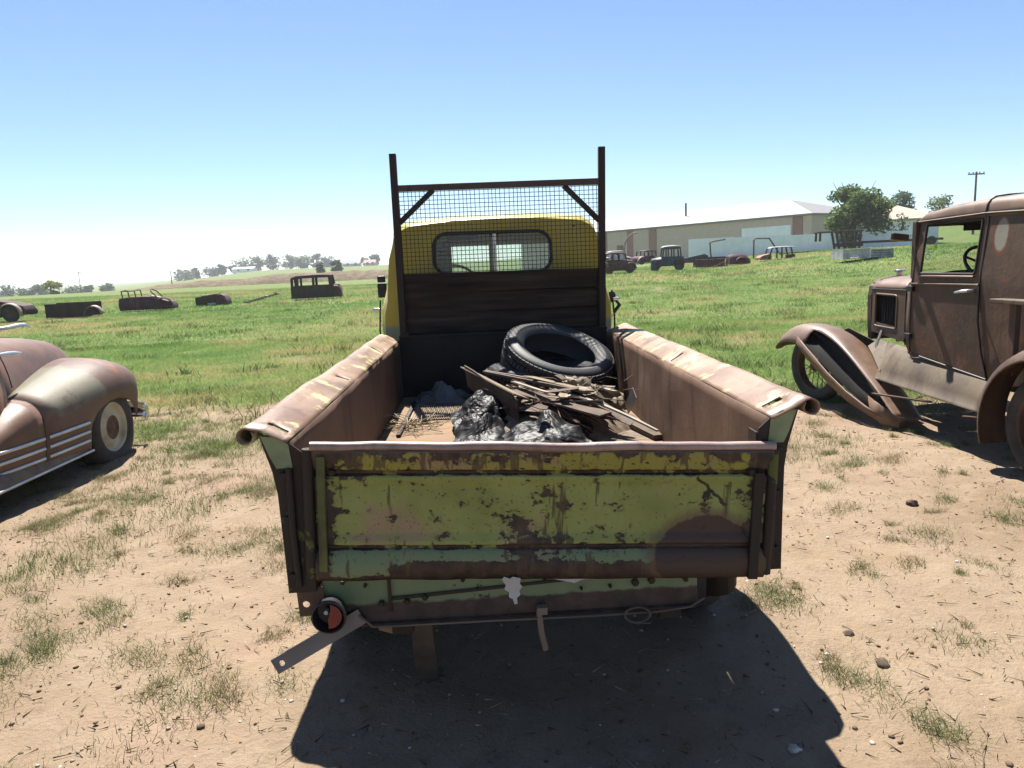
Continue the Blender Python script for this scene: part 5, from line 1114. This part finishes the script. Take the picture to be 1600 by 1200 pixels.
t = wreck('hood_wreck', 'rounded maroon front end beside the slatted truck bed', 'car wreck', 17.0, 54, -.05)
MB().loft([[(x,-.6*s_,.06),(x,-.62*s_,.45*h),(x,-.4*s_,.8*h),(x,.4*s_,.8*h),(x,.62*s_,.45*h),(x,.6*s_,.06)] for x,s_,h in ((-.7,1,.8),(-.4,1,1.0),(.2,1,1.02),(.6,.9,.8),(.85,.7,.45))], cap=True).build('shell', H_mar, t, smooth=60)
arch(MB(), .1, -.85, -.5, .2, .36, a0=0, a1=180).build('fender', H_mar, t, smooth=60, thick=.02)
t = wreck('cut_car', 'orange rusted car remains under a pale flat roof', 'car wreck', 19.8, 54, .0)
MB().loft([[(x,-.55*s_,z-.05),(x,-.35*s_,z),(x,.35*s_,z),(x,.55*s_,z-.05)] for x,s_,z in ((-.55,.7,.84),(-.3,1,.93),(.5,1.05,.95),(1.1,1,.93),(1.35,.8,.88))]).build('roof', H_white, t, smooth=50, thick=.03)
for xx, dx in ((-.4,-.25),(.3,.0),(.95,.2)):
    for sy in (-1,1): MB().bar((xx+dx,sy*.5,.1),(xx,sy*.5,.90),.10,.06,(0,1,0)).build('pillar', H_dark, t)
MB().loft([[(x,-.5,.03),(x,-.5,z),(x,.5,z),(x,.5,.03)] for x,z in ((-1.3,.20),(-1.1,.34),(-.5,.46),(-.45,.3))], cap=True).build('fender', H_org, t, smooth=50); MB().box(.9,1.3,-.5,.5,.05,.35).build('seat', H_dark, t, bevel=.05)
t = wreck('white_pickup_bed', 'white pickup bed with wheel arch standing in the grass', 'truck bed', 19.4, 40, -.02)
MB().plate([(-1.35,.08),(-.95,.08)]+[(-.72+.26*math.cos(R(a)), .08+.26*math.sin(R(a))) for a in range(180,-1,-20)]+[(-.2,.08),(.1,.08),(.1,.58),(-1.35,.54)], [], .03, lambda u,v,w_: (u,-.75+w_,v)).build('side_panel', H_white, t)
MB().box(.14,1.35,-.75,-.72,.12,.56).build('grey_side', hulk_mat('pale_grey_panel', (.30,.31,.33), .6), t)
for zz in (.22,.34,.46): MB().box(.16,1.33,-.765,-.752,zz,zz+.025).build('rib', H_dark, t)
MB().box(-1.35,1.35,.72,.75,.1,.56).box(-1.35,-1.32,-.72,.72,.1,.54).box(1.32,1.35,-.72,.72,.1,.55).box(-1.32,1.32,-.72,.72,.12,.16).build('box', H_white, t); MB().bar((-1.36,-.75,.56),(.12,-.75,.60),.08,.04).build('top_rail', H_white, t)
t = wreck('truck_cab_frame', 'black bare truck cab frame in front of the white wall', 'truck wreck', 26.9, 59.5, -.05)
MB().box(-1.8,1.8,-.5,.5,1.42,1.52).build('roof', H_dark, t, bevel=.03)
for (xa,xb) in ((-1.6,-1.62),(-.35,-.1),(.35,.75),(1.6,1.5)):
    for sy in (-.45,.45): MB().bar((xb,sy,.1 if xa > -1 else .75),(xa,sy,1.45),.16,.08,(0,1,0)).build('pillar', H_dark, t)
MB().box(-.2,1.8,-.5,.5,.25,.55).build('tub', H_dark, t, bevel=.05)
t = wreck('flat_trailer', 'long low dark flatbed trailer frame beyond the tree', 'trailer', 31.6, 59.5, -.06)
MB().box(-3.2,3.2,-1,-.9,.45,.62).box(-3.2,3.2,.9,1,.45,.62).build('side_rail', H_dark, t)
for k in range(14): MB().box(-3.1+k*.47,-3.0+k*.47,-.9,.9,.48,.58).build('cross_bar', H_dark, t)
disc_wheel(t, 1.4, -.9, .4); disc_wheel(t, 2.3, -.9, .4)
# bent pipes and hoops
o = MB().tube([(0,0,0),(0,0,1.6),(.08,0,2.2),(.35,0,2.75),(.8,0,3.05),(1.25,0,3.1)], .06, 8).build('curved_pipe', hulk_mat('pale_pipe', (.25,.2,.17)), smooth=60, loc=(10.6,66,tz(10.6,66)+.2)); tag(o, 'tall curved pipe rising behind the dark red coupe', 'pipe')
o = MB().tube([(0,0,0),(-.15,0,.9),(-.2,0,1.75),(.1,0,1.85),(1.1,0,1.98)], .06, 6).build('bent_pipe', H_dark, smooth=60, loc=(17.4,62,tz(17.4,62)+.05)); tag(o, 'bent dark pipe with a short arm before the white wall', 'pipe')
o = MB().tube([(0,0,0),(0,0,1.65),(.15,0,1.82),(1.3,0,1.78),(1.9,0,.9),(2.2,0,.45),(5.6,0,.6)], .065, 6).build('pipe_frame', H_dark, smooth=60, loc=(20.9,62,tz(20.9,62)-.15)); tag(o, 'dark bent pipe frame trailing right along the white wall', 'pipe')
o = MB().prism([(-2.6,0),(1.0,.0),(1.0,.55),(.7,.72),(-2.6,.12)], 'y', 0, .6).build('ramp', hulk_mat('dark_blue_ramp', (.03,.045,.06)), loc=(16.6,64,tz(16.6,64)+.25)); tag(o, 'dark sloping ramp behind the teal pickup', 'ramp')
# ================================================================== buildings
M_wallb = plain('beige_metal_siding', (.52,.42,.35), .7, var=.06, scale=2); M_brick = plain('brown_red_panel', (.30,.17,.15), .8, var=.1)
M_roof = plain('white_metal_roof', (.20,.19,.185), .5, var=.05, scale=1); M_whitew = plain('white_painted_metal', (.80,.83,.86), .6, var=.06, scale=1.5); M_cream2 = plain('cream_roof', (.33,.28,.21), .6, var=.05); M_pane = plain('dark_pane', (.02,.022,.025), .2)
BLD = thing('warehouse', 'long beige metal warehouse with white hipped roof', 'building', (32.4, 78, 1.2), (0, 0, math.atan2(.8,-.6)-math.pi))
# local: x runs towards the far left end as negative x ; y back
LB, WB, HB, RB = 50., 14., 4.25, 6.4
def bl(u, d, z): return (-u, d, z)
BLD.rotation_euler = (0, 0, math.atan2(-.8, .6))
MB().box(-LB, 0, 0, WB, -.8, HB).build('wall', M_wallb, BLD)
e = .25
V = [(-LB-e,-e,HB),(e,-e,HB),(e,WB+e,HB),(-LB-e,WB+e,HB),(-LB+7,WB/2,RB),(-7,WB/2,RB)]
MB().add(V+[(x,y,z-.22) for x,y,z in V[:4]], [(0,1,5,4),(1,2,5),(2,3,4,5),(3,0,4),(0,6,7,1),(1,7,8,2),(2,8,9,3),(3,9,6,0),(9,8,7,6)]).build('roof', M_roof, BLD)
for u, w in ((1.0,1.2),(21.5,1.3),(25.6,1.1),(30.5,1.5)): MB().box(-u-w, -u, -.06, -.003, 0, HB-.25).build('pilaster', M_brick, BLD)
MB().box(-8.6, -2.4, -.05, -.003, 0, 3.2).build('roller_door', M_whitew, BLD)
for k in range(6): MB().box(-8.5, -2.5, -.075, -.052, .3+k*.48, .33+k*.48).build('door_rib', M_whitew, BLD)
for u in (39.6, 40.9): 
    w_ = MB().box(-u-.9, -u, -.06, -.003, 1.6, 3.0).build('window', M_pane, BLD); MB().box(-u-1.0, -u+.1, -.09, -.062, 1.48, 1.6).build('sill', M_wallb, w_)
MB().box(-28.6, -27.4, -.06, -.003, 0, 2.2).build('door', plain('ochre_door', (.2,.14,.05), .6), BLD)
MB().tube([(-20,4,HB+.8),(-20,4,HB+2.9)], .12, 8).build('vent_pipe', M_pane, BLD)
MB().tube([(-43,4,HB+.8),(-43,4,HB+2.6)], .18, 8).build('vent_pipe', M_pane, BLD)
B2 = thing('white_shed', 'white walled shed with cream roof behind the leafy tree', 'building', (45.2, 92, 1.6), (0, 0, -.15))
MB().box(-8.5,5.5,-7,5,-1,3.1).build('wall', M_whitew, B2)
V = [(-9,-7.5,3.1),(6,-7.5,3.1),(6,5.5,3.1),(-9,5.5,3.1),(-5.5,-1,5.2),(2.2,-1,5.2)]
MB().add(V+[(x,y,z-.2) for x,y,z in V[:4]], [(0,1,5,4),(1,2,5),(2,3,4,5),(3,0,4),(0,6,7,1),(1,7,8,2),(2,8,9,3),(3,9,6,0),(9,8,7,6)]).build('roof', M_cream2, B2)
FN = thing('white_panel_wall', 'long low white panel wall in front of the warehouse', 'wall', (18.4, 74, 1.25), (0, 0, math.atan2(-8., 17.9)))
Lw = math.hypot(8, 17.9)
for k in range(9):
    a, b_ = k*Lw/9, (k+1)*Lw/9-.03; MB().box(a, b_, -.04, .04, 0, 1.95-.03*k+.02*(k % 2)).build('panel', M_whitew, FN)
for k in range(10): MB().box(k*Lw/9-.05, k*Lw/9+.03, .05, .13, 0, 1.9).build('post', M_whitew, FN)
MB().box(0, Lw, -.10, -.05, -.15, .08).build('footing', H_dark, FN)
# utility poles
def pole(name, label, x, y, h, arm=True, r=.13):
    t = thing(name, label, 'utility pole', (x, y, tz(x, y)-.3)); MB().tube([(0,0,0),(0,0,h)], [r*1.2, r*.8], 8).build('post', M_brn, t, smooth=60)
    if arm:
        MB().box(-1.0,1.0,-.06,.06,h-.35,h-.2).build('crossarm', M_brn, t)
        for xx in (-.9,-.4,.4,.9): MB().lathe([(0,.2),(.05,.18),(.06,.08),(.03,0)], 8, 'z', (xx,0,h-.2)).build('insulator', M_pane, t)
    return t
pole('utility_pole', 'tall utility pole with crossarm above the vintage truck roof', 57.2, 90, 10.1-tz(57.2,90)+.3)
pole('utility_pole', 'thin distant pole beyond the field at left', -137, 235, 7.5, True, .12)
pole('utility_pole', 'short distant post on the skyline left of the dirt mound', -87, 190, 4.2, False, .12)
# far sheds
def shed(name, label, x, y, w, d, h, rh, wall, roofm, rz=0):
    t = thing(name, label, 'building', (x, y, tz(x, y)-.3), (0,0,rz)); MB().box(-w/2,w/2,-d/2,d/2,0,h).build('wall', wall, t)
    V = [(-w/2-.3,-d/2-.3,h),(w/2+.3,-d/2-.3,h),(w/2+.3,d/2+.3,h),(-w/2-.3,d/2+.3,h),(-w/2-.3,0,h+rh),(w/2+.3,0,h+rh)]
    MB().add(V, [(0,1,5,4),(3,4,5,2),(0,4,3),(1,2,5),(0,3,2,1)]).build('roof', roofm, t)
    for k in (-.25,.2): MB().box(w*k,w*k+1.2,-d/2-.05,-d/2-.01,1.0,2.2).build('window', M_pane, t)
    return t
shed('farm_shed', 'distant pale shed at the left picture edge', -205, 290, 12, 8, 3.2, 1.2, M_whitew, M_whitew)
shed('farm_shed', 'distant white building among the far trees at left centre', -157, 440, 13, 7, 2.2, 1.2, M_whitew, M_roof)
shed('farm_house', 'distant house with red brown roof left of the yellow cab', -78, 420, 6.5, 6, 1.8, 1.8, M_wallb, M_brick)
shed('farm_house', 'low grey roofed house on the far skyline near yellow cab', -90.5, 430, 10, 6, 1.8, 2.0, M_wallb, plain('grey_blue_roof', (.10,.13,.17), .7))
# dirt mound ridge
rings = []
for k in range(81):
    u = k/80; x = -62+u*52; y0 = 116+8*math.sin(u*3)+u*4; row = []
    hh = (.8+.6*S(.0,.5,u)+.5*u)*S(0,.12,u)*(.75+.5*float(fbm(np.array(u*9.), np.array(1.), 3, 51)))
    for j in range(17):
        v = j/16; y = y0-5+10*v
        z = tz(x, y)-.15+hh*math.sin(math.pi*v)**.8+.5*(float(fbm(np.array(x*.9), np.array(y*.9), 4, 52))-.5)*math.sin(math.pi*v)
        row.append((x, y, z))
    rings.append(row)
t = NT('rubble_dirt'); n1 = t.noise(.8, 6, .7); c = t.ramp(n1, [(.3, (.085,.085,.045)), (.5, (.15,.115,.075)), (.60, (.19,.145,.105)), (.72, (.11,.13,.05))]); t.bump(t.noise(2, 6, .7), .8, .4)
o = MB().loft(rings).build('dirt_mound', t.fin(c, .95, 0, .1), smooth=80); kind(o, 'structure')

# ================================================================== trees and shrubs
def leaves(name, parent, mat, centres, n, size, sd, spread):
    """many small leaf faces clustered round the given centres (x, y, z, r)"""
    r_ = np.random.default_rng(sd); C = np.array(centres); w = C[:,3]**2; ids = r_.choice(len(C), n, p=w/w.sum())
    d = r_.normal(size=(n,3)); d /= np.linalg.norm(d, axis=1)[:,None]; rad = C[ids,3]*np.power(r_.random(n), .45)*spread
    P = C[ids,:3]+d*rad[:,None]*np.array([1,1,.8]); s_ = size*r_.uniform(.6,1.5,n)
    a = r_.normal(size=(n,3)); a[:,2] *= .6; a /= np.linalg.norm(a, axis=1)[:,None]; b = np.cross(a, r_.normal(size=(n,3))); b /= np.linalg.norm(b, axis=1)[:,None]+1e-9
    V = np.stack([P-a*s_[:,None]*.9, P+b*s_[:,None]*.42, P+a*s_[:,None]*.9, P-b*s_[:,None]*.42], 1).reshape(-1,3)
    Fq = np.arange(4*n).reshape(n,4); tint = np.clip(np.repeat(r_.random(n)*.6+.4*_h(ids.astype(float), ids*3., sd), 4), 0, 1)
    o = np_mesh(name, V, Fq, mat, ('tint', tint)); o.parent = parent; return o
def tree(name, label, x, y, h, cw, n, leaf, mat, sd, group=None, trunk=.12, base=None, low=.25, cat='tree', bare=0):
    z = tz(x, y) if base is None else base; t = thing(name, label, cat, (x, y, z), (0,0,0), group); rn = random.Random(sd)
    cs = []; tr = MB(); nb = 9 if n > 1500 else 5
    tr.tube([(0,0,-.3),(rn.uniform(-.05,.05)*h,0,h*.25),(rn.uniform(-.08,.08)*h,rn.uniform(-.05,.05)*h,h*.55),(rn.uniform(-.08,.08)*h,0,h*.8)], [h*trunk*.5,h*trunk*.4,h*trunk*.25,h*trunk*.1], 7)
    for k in range(nb*3):
        a = rn.uniform(0, 6.28); zz = rn.uniform(low, .92); e = math.sqrt(max(0, 1-((zz-(low+.95)/2)/((.95-low)/2+.08))**2)); q = rn.uniform(.35,.95)*e
        c_ = (math.cos(a)*q*cw/2, math.sin(a)*q*cw/2, zz*h); cs.append(c_+(rn.uniform(*((.13,.24) if n > 3000 else (.2,.34)))*cw,))
        if k < nb: tr.tube([(0,0,h*rn.uniform(.15,.45)), (c_[0]*.5,c_[1]*.5,c_[2]*.75), c_[:3]], [h*.02,h*.014,h*.005], 5)
    for k in range(bare): 
        a = rn.uniform(0,6.28); tr.tube([(0,0,h*.5),(math.cos(a)*cw*.25,0,h*.85),(math.cos(a)*cw*.4,0,h*rn.uniform(1.0,1.12))], [h*.012,h*.008,h*.003], 4)
    tr.build('trunk', M_brn, t, smooth=60); leaves('crown', t, mat, cs, n, leaf, sd, 1.0); return t
L_mid = leaf_mat('leaves_green', (.06,.10,.025), (.10,.15,.04), (.15,.20,.065)); L_dark = leaf_mat('leaves_dark', (.041,.074,.034), (.061,.108,.047), (.095,.142,.068)); L_yel = leaf_mat('leaves_yellow_green', (.13,.16,.03), (.20,.22,.05), (.28,.27,.08)); L_grey = leaf_mat('leaves_grey_green', (.045,.065,.045), (.065,.09,.06), (.09,.12,.08))
tree('leafy_tree', 'large leafy green tree in front of the white shed', 32.6, 69, 5.9, 5.2, 9000, .18, L_mid, 3, low=.12, base=tz(33,69)-.2, bare=4)
tree('leafy_tree', 'small dark tree rising behind the white shed roof', 60, 112, 5.0, 4.0, 2000, .24, L_dark, 5, base=4.6)
tree('leafy_tree', 'low round tree right of the dark tree behind shed', 64.5, 110, 4.3, 3.4, 900, .2, L_mid, 6, base=4.6)
tree('thin_shrub', 'sparse grey shrub against the white wall right of large tree', 36.4, 68, 3.4, 2.2, 420, .12, L_grey, 8, cat='shrub', low=.15, base=1.6)
far = [(305,433,25,11),(321,431,12,11),(346,429,22,9),(362,428,11,13),(380,427,10,8),(395,426,24,14),(418,423,22,14),(440,421,20,18),(468,420,20,16),(488,419,20,14),(507,418,14,16),(527,416,18,14),(582,411,9,9),(598,410,12,12)]
for k, (px, by_, w_, h_) in enumerate(far):
    Y = 455+12*(k % 3); x = (px-800)/1130*Y*1.0; s_ = Y/1130
    lab = ['first grey green tree from the left in the far tree line','narrow second tree of the far tree line','broad low third tree of the far tree line','small upright fourth tree of the far tree line','tiny fifth tree of the far tree line','wide tree just left of the distant white building','rounded tree just right of the distant white building','tallest tree of the far tree line','second tallest round tree of the far tree line','broad tree right of the two tallest far trees','slim tall tree beside the dark shrubs on the far line','tree standing left of the grey roofed far house','small tree behind the red roofed far house','tree on the far line closest to yellow cab'][k]
    tree('far_tree', lab, x, Y, h_*s_*1.2+.8, w_*s_*1.15, 900, .75, L_grey if k % 3 else L_dark, 30+k, 'far tree line', low=.12, trunk=.06)
for k, (px, by_, w_, h_, lab) in enumerate(((24,464,30,14,'leftmost dark bush clump on the far field edge'),(58,461,22,13,'second dark bush clump on the far field edge'),(78,460,22,14,'third dark bush clump beside the yellow shrub'),(128,455,30,8,'low wide bush right of the yellow shrub'),(153,452,13,9,'small bush beside the thin distant pole'),(182,450,18,8,'rightmost low bush of the left field edge'),(513,418,9,9,'small dark shrub on the mound near the far trees'),(537,416,15,11,'dark rounded shrub on the skyline by the mound'))):
    Y = 290 if px < 300 else 200; x = (px-800)/1130*Y; s_ = Y/1130
    tree('bush', lab, x, Y, h_*s_*1.3+.6, w_*s_*1.15, 800, .5, L_dark, 60+k, 'bushes along the field edge', low=.05, cat='bush', base=(tz(x,Y)-.3) if px < 300 else 1.2)
tree('yellow_shrub', 'bright yellow green upright shrub on the left field edge', -91, 146, 3.0, 3.0, 1300, .24, L_yel, 70, low=.05, cat='shrub', base=-1.0)

# ================================================================== grass, pebbles, litter
def blades(name, px, py, h, w, lean, tint, seg2=True, sd=1, mat=None):
    r_ = np.random.default_rng(sd); n = len(px); pz = ground_z(px, py); a = r_.uniform(0, 2*np.pi, n); b = r_.uniform(0, 2*np.pi, n)
    sx_, sy_ = np.cos(a)*w/2, np.sin(a)*w/2; lx, ly = np.cos(b)*lean, np.sin(b)*lean
    base = np.stack([px, py, pz-.004], 1); sv = np.stack([sx_, sy_, np.zeros(n)], 1)
    if seg2:
        m1 = base+np.stack([lx*.35, ly*.35, h*.6], 1); tip = base+np.stack([lx, ly, h], 1)
        V = np.stack([base-sv, base+sv, m1+sv*.7, m1-sv*.7, tip], 1).reshape(-1,3); i = np.arange(n)[:,None]*5
        Fq = np.concatenate([i+np.array([0,1,2]), i+np.array([0,2,3]), i+np.array([3,2,4])], 0); k = 5
    else:
        tip = base+np.stack([lx, ly, h], 1); V = np.stack([base-sv, base+sv, tip], 1).reshape(-1,3); Fq = (np.arange(n)[:,None]*3+np.array([0,1,2])); k = 3
    o = np_mesh(name, V, Fq, mat or M_grass, ('tint', np.repeat(np.clip(tint, 0, 1), k))); return o
def clear_of_truck(x, y):  # bare under the pickup's bed
    return ~((np.abs(x-.02) < .75) & (y > 1.9) & (y < 6.5))
r_ = np.random.default_rng(12)
# near tufts
n = 34000; tx = r_.uniform(-7.5, 7.5, n); ty = 1.5+8.5*np.sqrt(r_.random(n)); g = grassy(tx, ty)
keep = (r_.random(n) < (np.clip(g*1.3-.12, 0, 1)**1.5*.95+.006)*(1-.9*S(6.6,8.6,ty))) & (np.abs(tx) < ty*.8+.4); tx, ty, g = tx[keep], ty[keep], g[keep]
k = np.maximum(4, (r_.uniform(6, 24, len(tx))*(.35+.8*g))).astype(int); ii = np.repeat(np.arange(len(tx)), k); m_ = len(ii)
sp = r_.uniform(.015,.065, len(tx))*(1+.5*g); bx = tx[ii]+r_.normal(size=m_)*sp[ii]; by2 = ty[ii]+r_.normal(size=m_)*sp[ii]
hh = r_.uniform(.018,.06, m_)*(.55+.8*g[ii])*r_.uniform(.7,1.4,len(tx))[ii]; tint = np.clip(.12+.55*g[ii]+.3*(fbm(bx*.8, by2*.8, 3, 90)-.5)*2+r_.normal(size=m_)*.16, 0, 1)
kind(blades('dry_grass_tufts', bx, by2, hh, r_.uniform(.0018,.0038,m_), hh*r_.uniform(.3,1.3,m_), tint, True, 3, M_drygrass), 'stuff')
# separate dry clumps on the sand
def clumps(name, n, sd):
    q = np.random.default_rng(sd); X_, Y_, H_, Tn = [], [], [], []
    for c in range(n):
        left = q.random() < .62; cx = -q.uniform(.85, 4.2) if left else q.uniform(1.0, 4.0); cy = 1.75+6.4*q.random()**1.25
        if abs(cx) > cy*.78+.3: continue
        R_ = (.018+.055*q.random()**1.6)*(1.3 if left else .95); m_ = int(q.uniform(160,420)*(R_/.06)); dry = q.uniform(.05,.7); el = q.uniform(.5,1.6); an = q.uniform(0,3.14)
        u, v = q.normal(size=m_)*R_*el, q.normal(size=m_)*R_/el; X_.append(cx+u*np.cos(an)-v*np.sin(an)); Y_.append(cy+u*np.sin(an)+v*np.cos(an))
        H_.append(q.uniform(.012,.045,m_)*q.uniform(.7,1.4)); Tn.append(np.clip(dry+q.normal(size=m_)*.13, 0, .75))
    X_, Y_, H_, Tn = map(np.concatenate, (X_, Y_, H_, Tn)); m_ = len(X_)
    kind(blades(name, X_, Y_, H_, q.uniform(.0014,.003,m_), H_*q.uniform(.5,1.8,m_), Tn, True, sd, M_drygrass), 'stuff')
clumps('dry_grass_clumps', 360, 44)
# middle field
def field(name, y0, y1, n, h, w, sd, seg2=False, thr=.30):
    q = np.random.default_rng(sd); y = np.sqrt(q.random(n)*(y1**2-y0**2)+y0**2); x = (q.random(n)*2-1)*(y*.74+1.5); g = grassy(x, y)
    c = fbm(x*1.7, y*1.7, 3, 61); kp = q.random(n) < np.clip((g-thr)*1.6+(c-.5)*.9, 0.02, 1); x, y, g, c = x[kp], y[kp], g[kp], c[kp]; m_ = len(x)
    big = fbm(x*.25, y*.25, 4, 71); hh = q.uniform(*h, m_)*(.6+.9*c); tint = np.clip(.22+.55*g*.7+(big-.5)*1.5-.10+(fbm(x*.9, y*.9, 3, 78)-.5)*.9+q.normal(size=m_)*.13, 0, 1)
    kind(blades(name, x, y, hh, q.uniform(*w, m_), hh*q.uniform(.4,1.6,m_), tint, seg2, sd), 'stuff')
field('field_grass', 6.2, 17, 350000, (.025,.075), (.004,.008), 21, False)
field('field_grass', 16, 34, 190000, (.03,.085), (.010,.020), 22)
field('field_grass', 33, 80, 170000, (.05,.13), (.03,.06), 23)
# darker weed clumps standing in the field
q = np.random.default_rng(77); X_, Y_, H_, Tn = [], [], [], []
for c in range(520):
    cy = 7.5+34*q.random()**1.5; cx = q.uniform(-1,1)*(cy*.74+1)
    if float(grassy(np.array(cx), np.array(cy))) < .35: continue
    m_ = int(q.uniform(25,70)); R_ = q.uniform(.06,.22)*(1+cy*.02); X_.append(cx+q.normal(size=m_)*R_*1.5); Y_.append(cy+q.normal(size=m_)*R_*.8); H_.append(q.uniform(.05,.15,m_)*q.uniform(.6,1.3)); Tn.append(np.clip(q.choice([.15,.5,.7,.85])+q.normal(size=m_)*.1, 0, 1))
X_, Y_, H_, Tn = map(np.concatenate, (X_, Y_, H_, Tn)); m_ = len(X_)
kind(blades('weed_clumps', X_, Y_, H_, q.uniform(.006,.014,m_)*(1+Y_*.03), H_*q.uniform(.4,1.3,m_), Tn, True, 78, M_drygrass), 'stuff')
# pebbles and clods
def scatter(name, n, xr, yr, s, mat, sd, flat=.6, dens=None):
    q = np.random.default_rng(sd); x = q.uniform(*xr, n); y = yr[0]+(yr[1]-yr[0])*q.random(n)**1.6; z = ground_z(x, y)
    if dens is not None: kp = dens(x, y) > q.random(n); x, y, z = x[kp], y[kp], z[kp]
    n = len(x); phi = (1+5**.5)/2
    ico = np.array([(-1,phi,0),(1,phi,0),(-1,-phi,0),(1,-phi,0),(0,-1,phi),(0,1,phi),(0,-1,-phi),(0,1,-phi),(phi,0,-1),(phi,0,1),(-phi,0,-1),(-phi,0,1)])/1.9
    F0 = np.array([(0,11,5),(0,5,1),(0,1,7),(0,7,10),(0,10,11),(1,5,9),(5,11,4),(11,10,2),(10,7,6),(7,1,8),(3,9,4),(3,4,2),(3,2,6),(3,6,8),(3,8,9),(4,9,5),(2,4,11),(6,2,10),(8,6,7),(9,8,1)])
    sz = s[0]+(s[1]-s[0])*q.random(n)**3; J = ico[None]*(1+q.uniform(-.3,.3,(n,12,1))); a = q.uniform(0,6.28,n); ca, sa = np.cos(a)[:,None], np.sin(a)[:,None]
    X_ = (J[...,0]*ca*1.25-J[...,1]*sa)*sz[:,None]+x[:,None]; Y_ = (J[...,0]*sa*1.25+J[...,1]*ca)*sz[:,None]+y[:,None]; Z_ = J[...,2]*sz[:,None]*flat+z[:,None]+sz[:,None]*.2
    V = np.stack([X_,Y_,Z_], -1).reshape(-1,3); Fq = (np.arange(n)[:,None,None]*12+F0[None]).reshape(-1,3)
    kind(np_mesh(name, V, Fq, mat, ('tint', np.repeat(q.random(n), 12))), 'stuff')
def tint_mat(name, cols):
    t = NT(name); t.bump(t.noise(80, 3), .3, .003); return t.fin(t.ramp(t.attr('tint').outputs['Fac'], cols), .9, 0, .2)
M_peb = tint_mat('pebbles', [(0,(.09,.06,.04)),(.45,(.16,.11,.07)),(.75,(.26,.20,.14)),(.93,(.36,.32,.27)),(1,(.5,.48,.44))])
scatter('pebbles', 7000, (-5,5), (1.7,8.5), (.0018,.009), M_peb, 5)
scatter('clods', 700, (-5,5), (1.7,8), (.003,.013), tint_mat('soil_clods', [(0,(.07,.045,.03)),(1,(.15,.10,.065))]), 6, .55)
# dead stems and twigs
q = np.random.default_rng(8); n = 9000; x = q.uniform(-5,5,n); y = 1.7+7*q.random(n)**1.5; z = ground_z(x,y)+.003; a = q.uniform(0,6.28,n); l = q.uniform(.006,.05,n)*q.random(n); w = q.uniform(.0008,.0025,n)
dx, dy = np.cos(a)*l, np.sin(a)*l; ex, ey = -np.sin(a)*w, np.cos(a)*w; hz_ = q.uniform(.002,.012,n)
V = np.stack([np.stack([x-dx-ex,y-dy-ey,z],1),np.stack([x-dx+ex,y-dy+ey,z],1),np.stack([x+dx,y+dy,z+hz_],1),np.stack([x-dx,y-dy,z+.004],1)],1).reshape(-1,3); i = np.arange(n)[:,None]*4
kind(np_mesh('dead_stems', V, np.concatenate([i+np.array([0,1,2]),i+np.array([0,3,2]),i+np.array([1,3,2])],0), tint_mat('dead_stem', [(0,(.05,.035,.025)),(.5,(.12,.085,.055)),(1,(.34,.28,.19))]), ('tint', np.repeat(q.random(n),4))), 'stuff')
for k, (x, y, r, lab) in enumerate(((1.32,2.45,.022,'dark clod on the sand right of the truck shadow'),(1.29,2.66,.016,'smaller dark clod just beyond the dark clod on sand'),(2.34,4.09,.03,'brown clod on the sand near the vintage truck'),(-.98,1.98,.014,'pale stone at the bottom left of the sand'),(.82,2.0,.016,'whitish stone in the shadow at lower right'))):
    o = blob(MB(), (0,0,0), r, 90+k, (1.3,1,.7), 6).build('stone', plain('stone_%d' % k, (.09,.065,.045) if k < 3 else (.4,.37,.33), .9, var=.4, scale=30), smooth=40, loc=(x, y, float(ground_z(np.array(x), np.array(y)))+r*.3)); tag(o, lab, 'stone')

# ================================================================== summer haze
hz = MB().box(float(gx.min())-60, float(gx.max())+60, float(gy.min())-60, float(gy.max())+60, -8, 22).build('haze', None); hz.data.materials.clear()
hm = bpy.data.materials.new('haze_air'); hm.use_nodes = True; hm.node_tree.nodes.clear(); ho = hm.node_tree.nodes.new('ShaderNodeOutputMaterial'); pv = hm.node_tree.nodes.new('ShaderNodeVolumePrincipled')
pv.inputs['Color'].default_value = (.93, .96, 1, 1); pv.inputs['Density'].default_value = .0004; pv.inputs['Anisotropy'].default_value = .35
hm.node_tree.links.new(pv.outputs[0], ho.inputs['Volume']); hz.data.materials.append(hm); kind(hz, 'stuff')
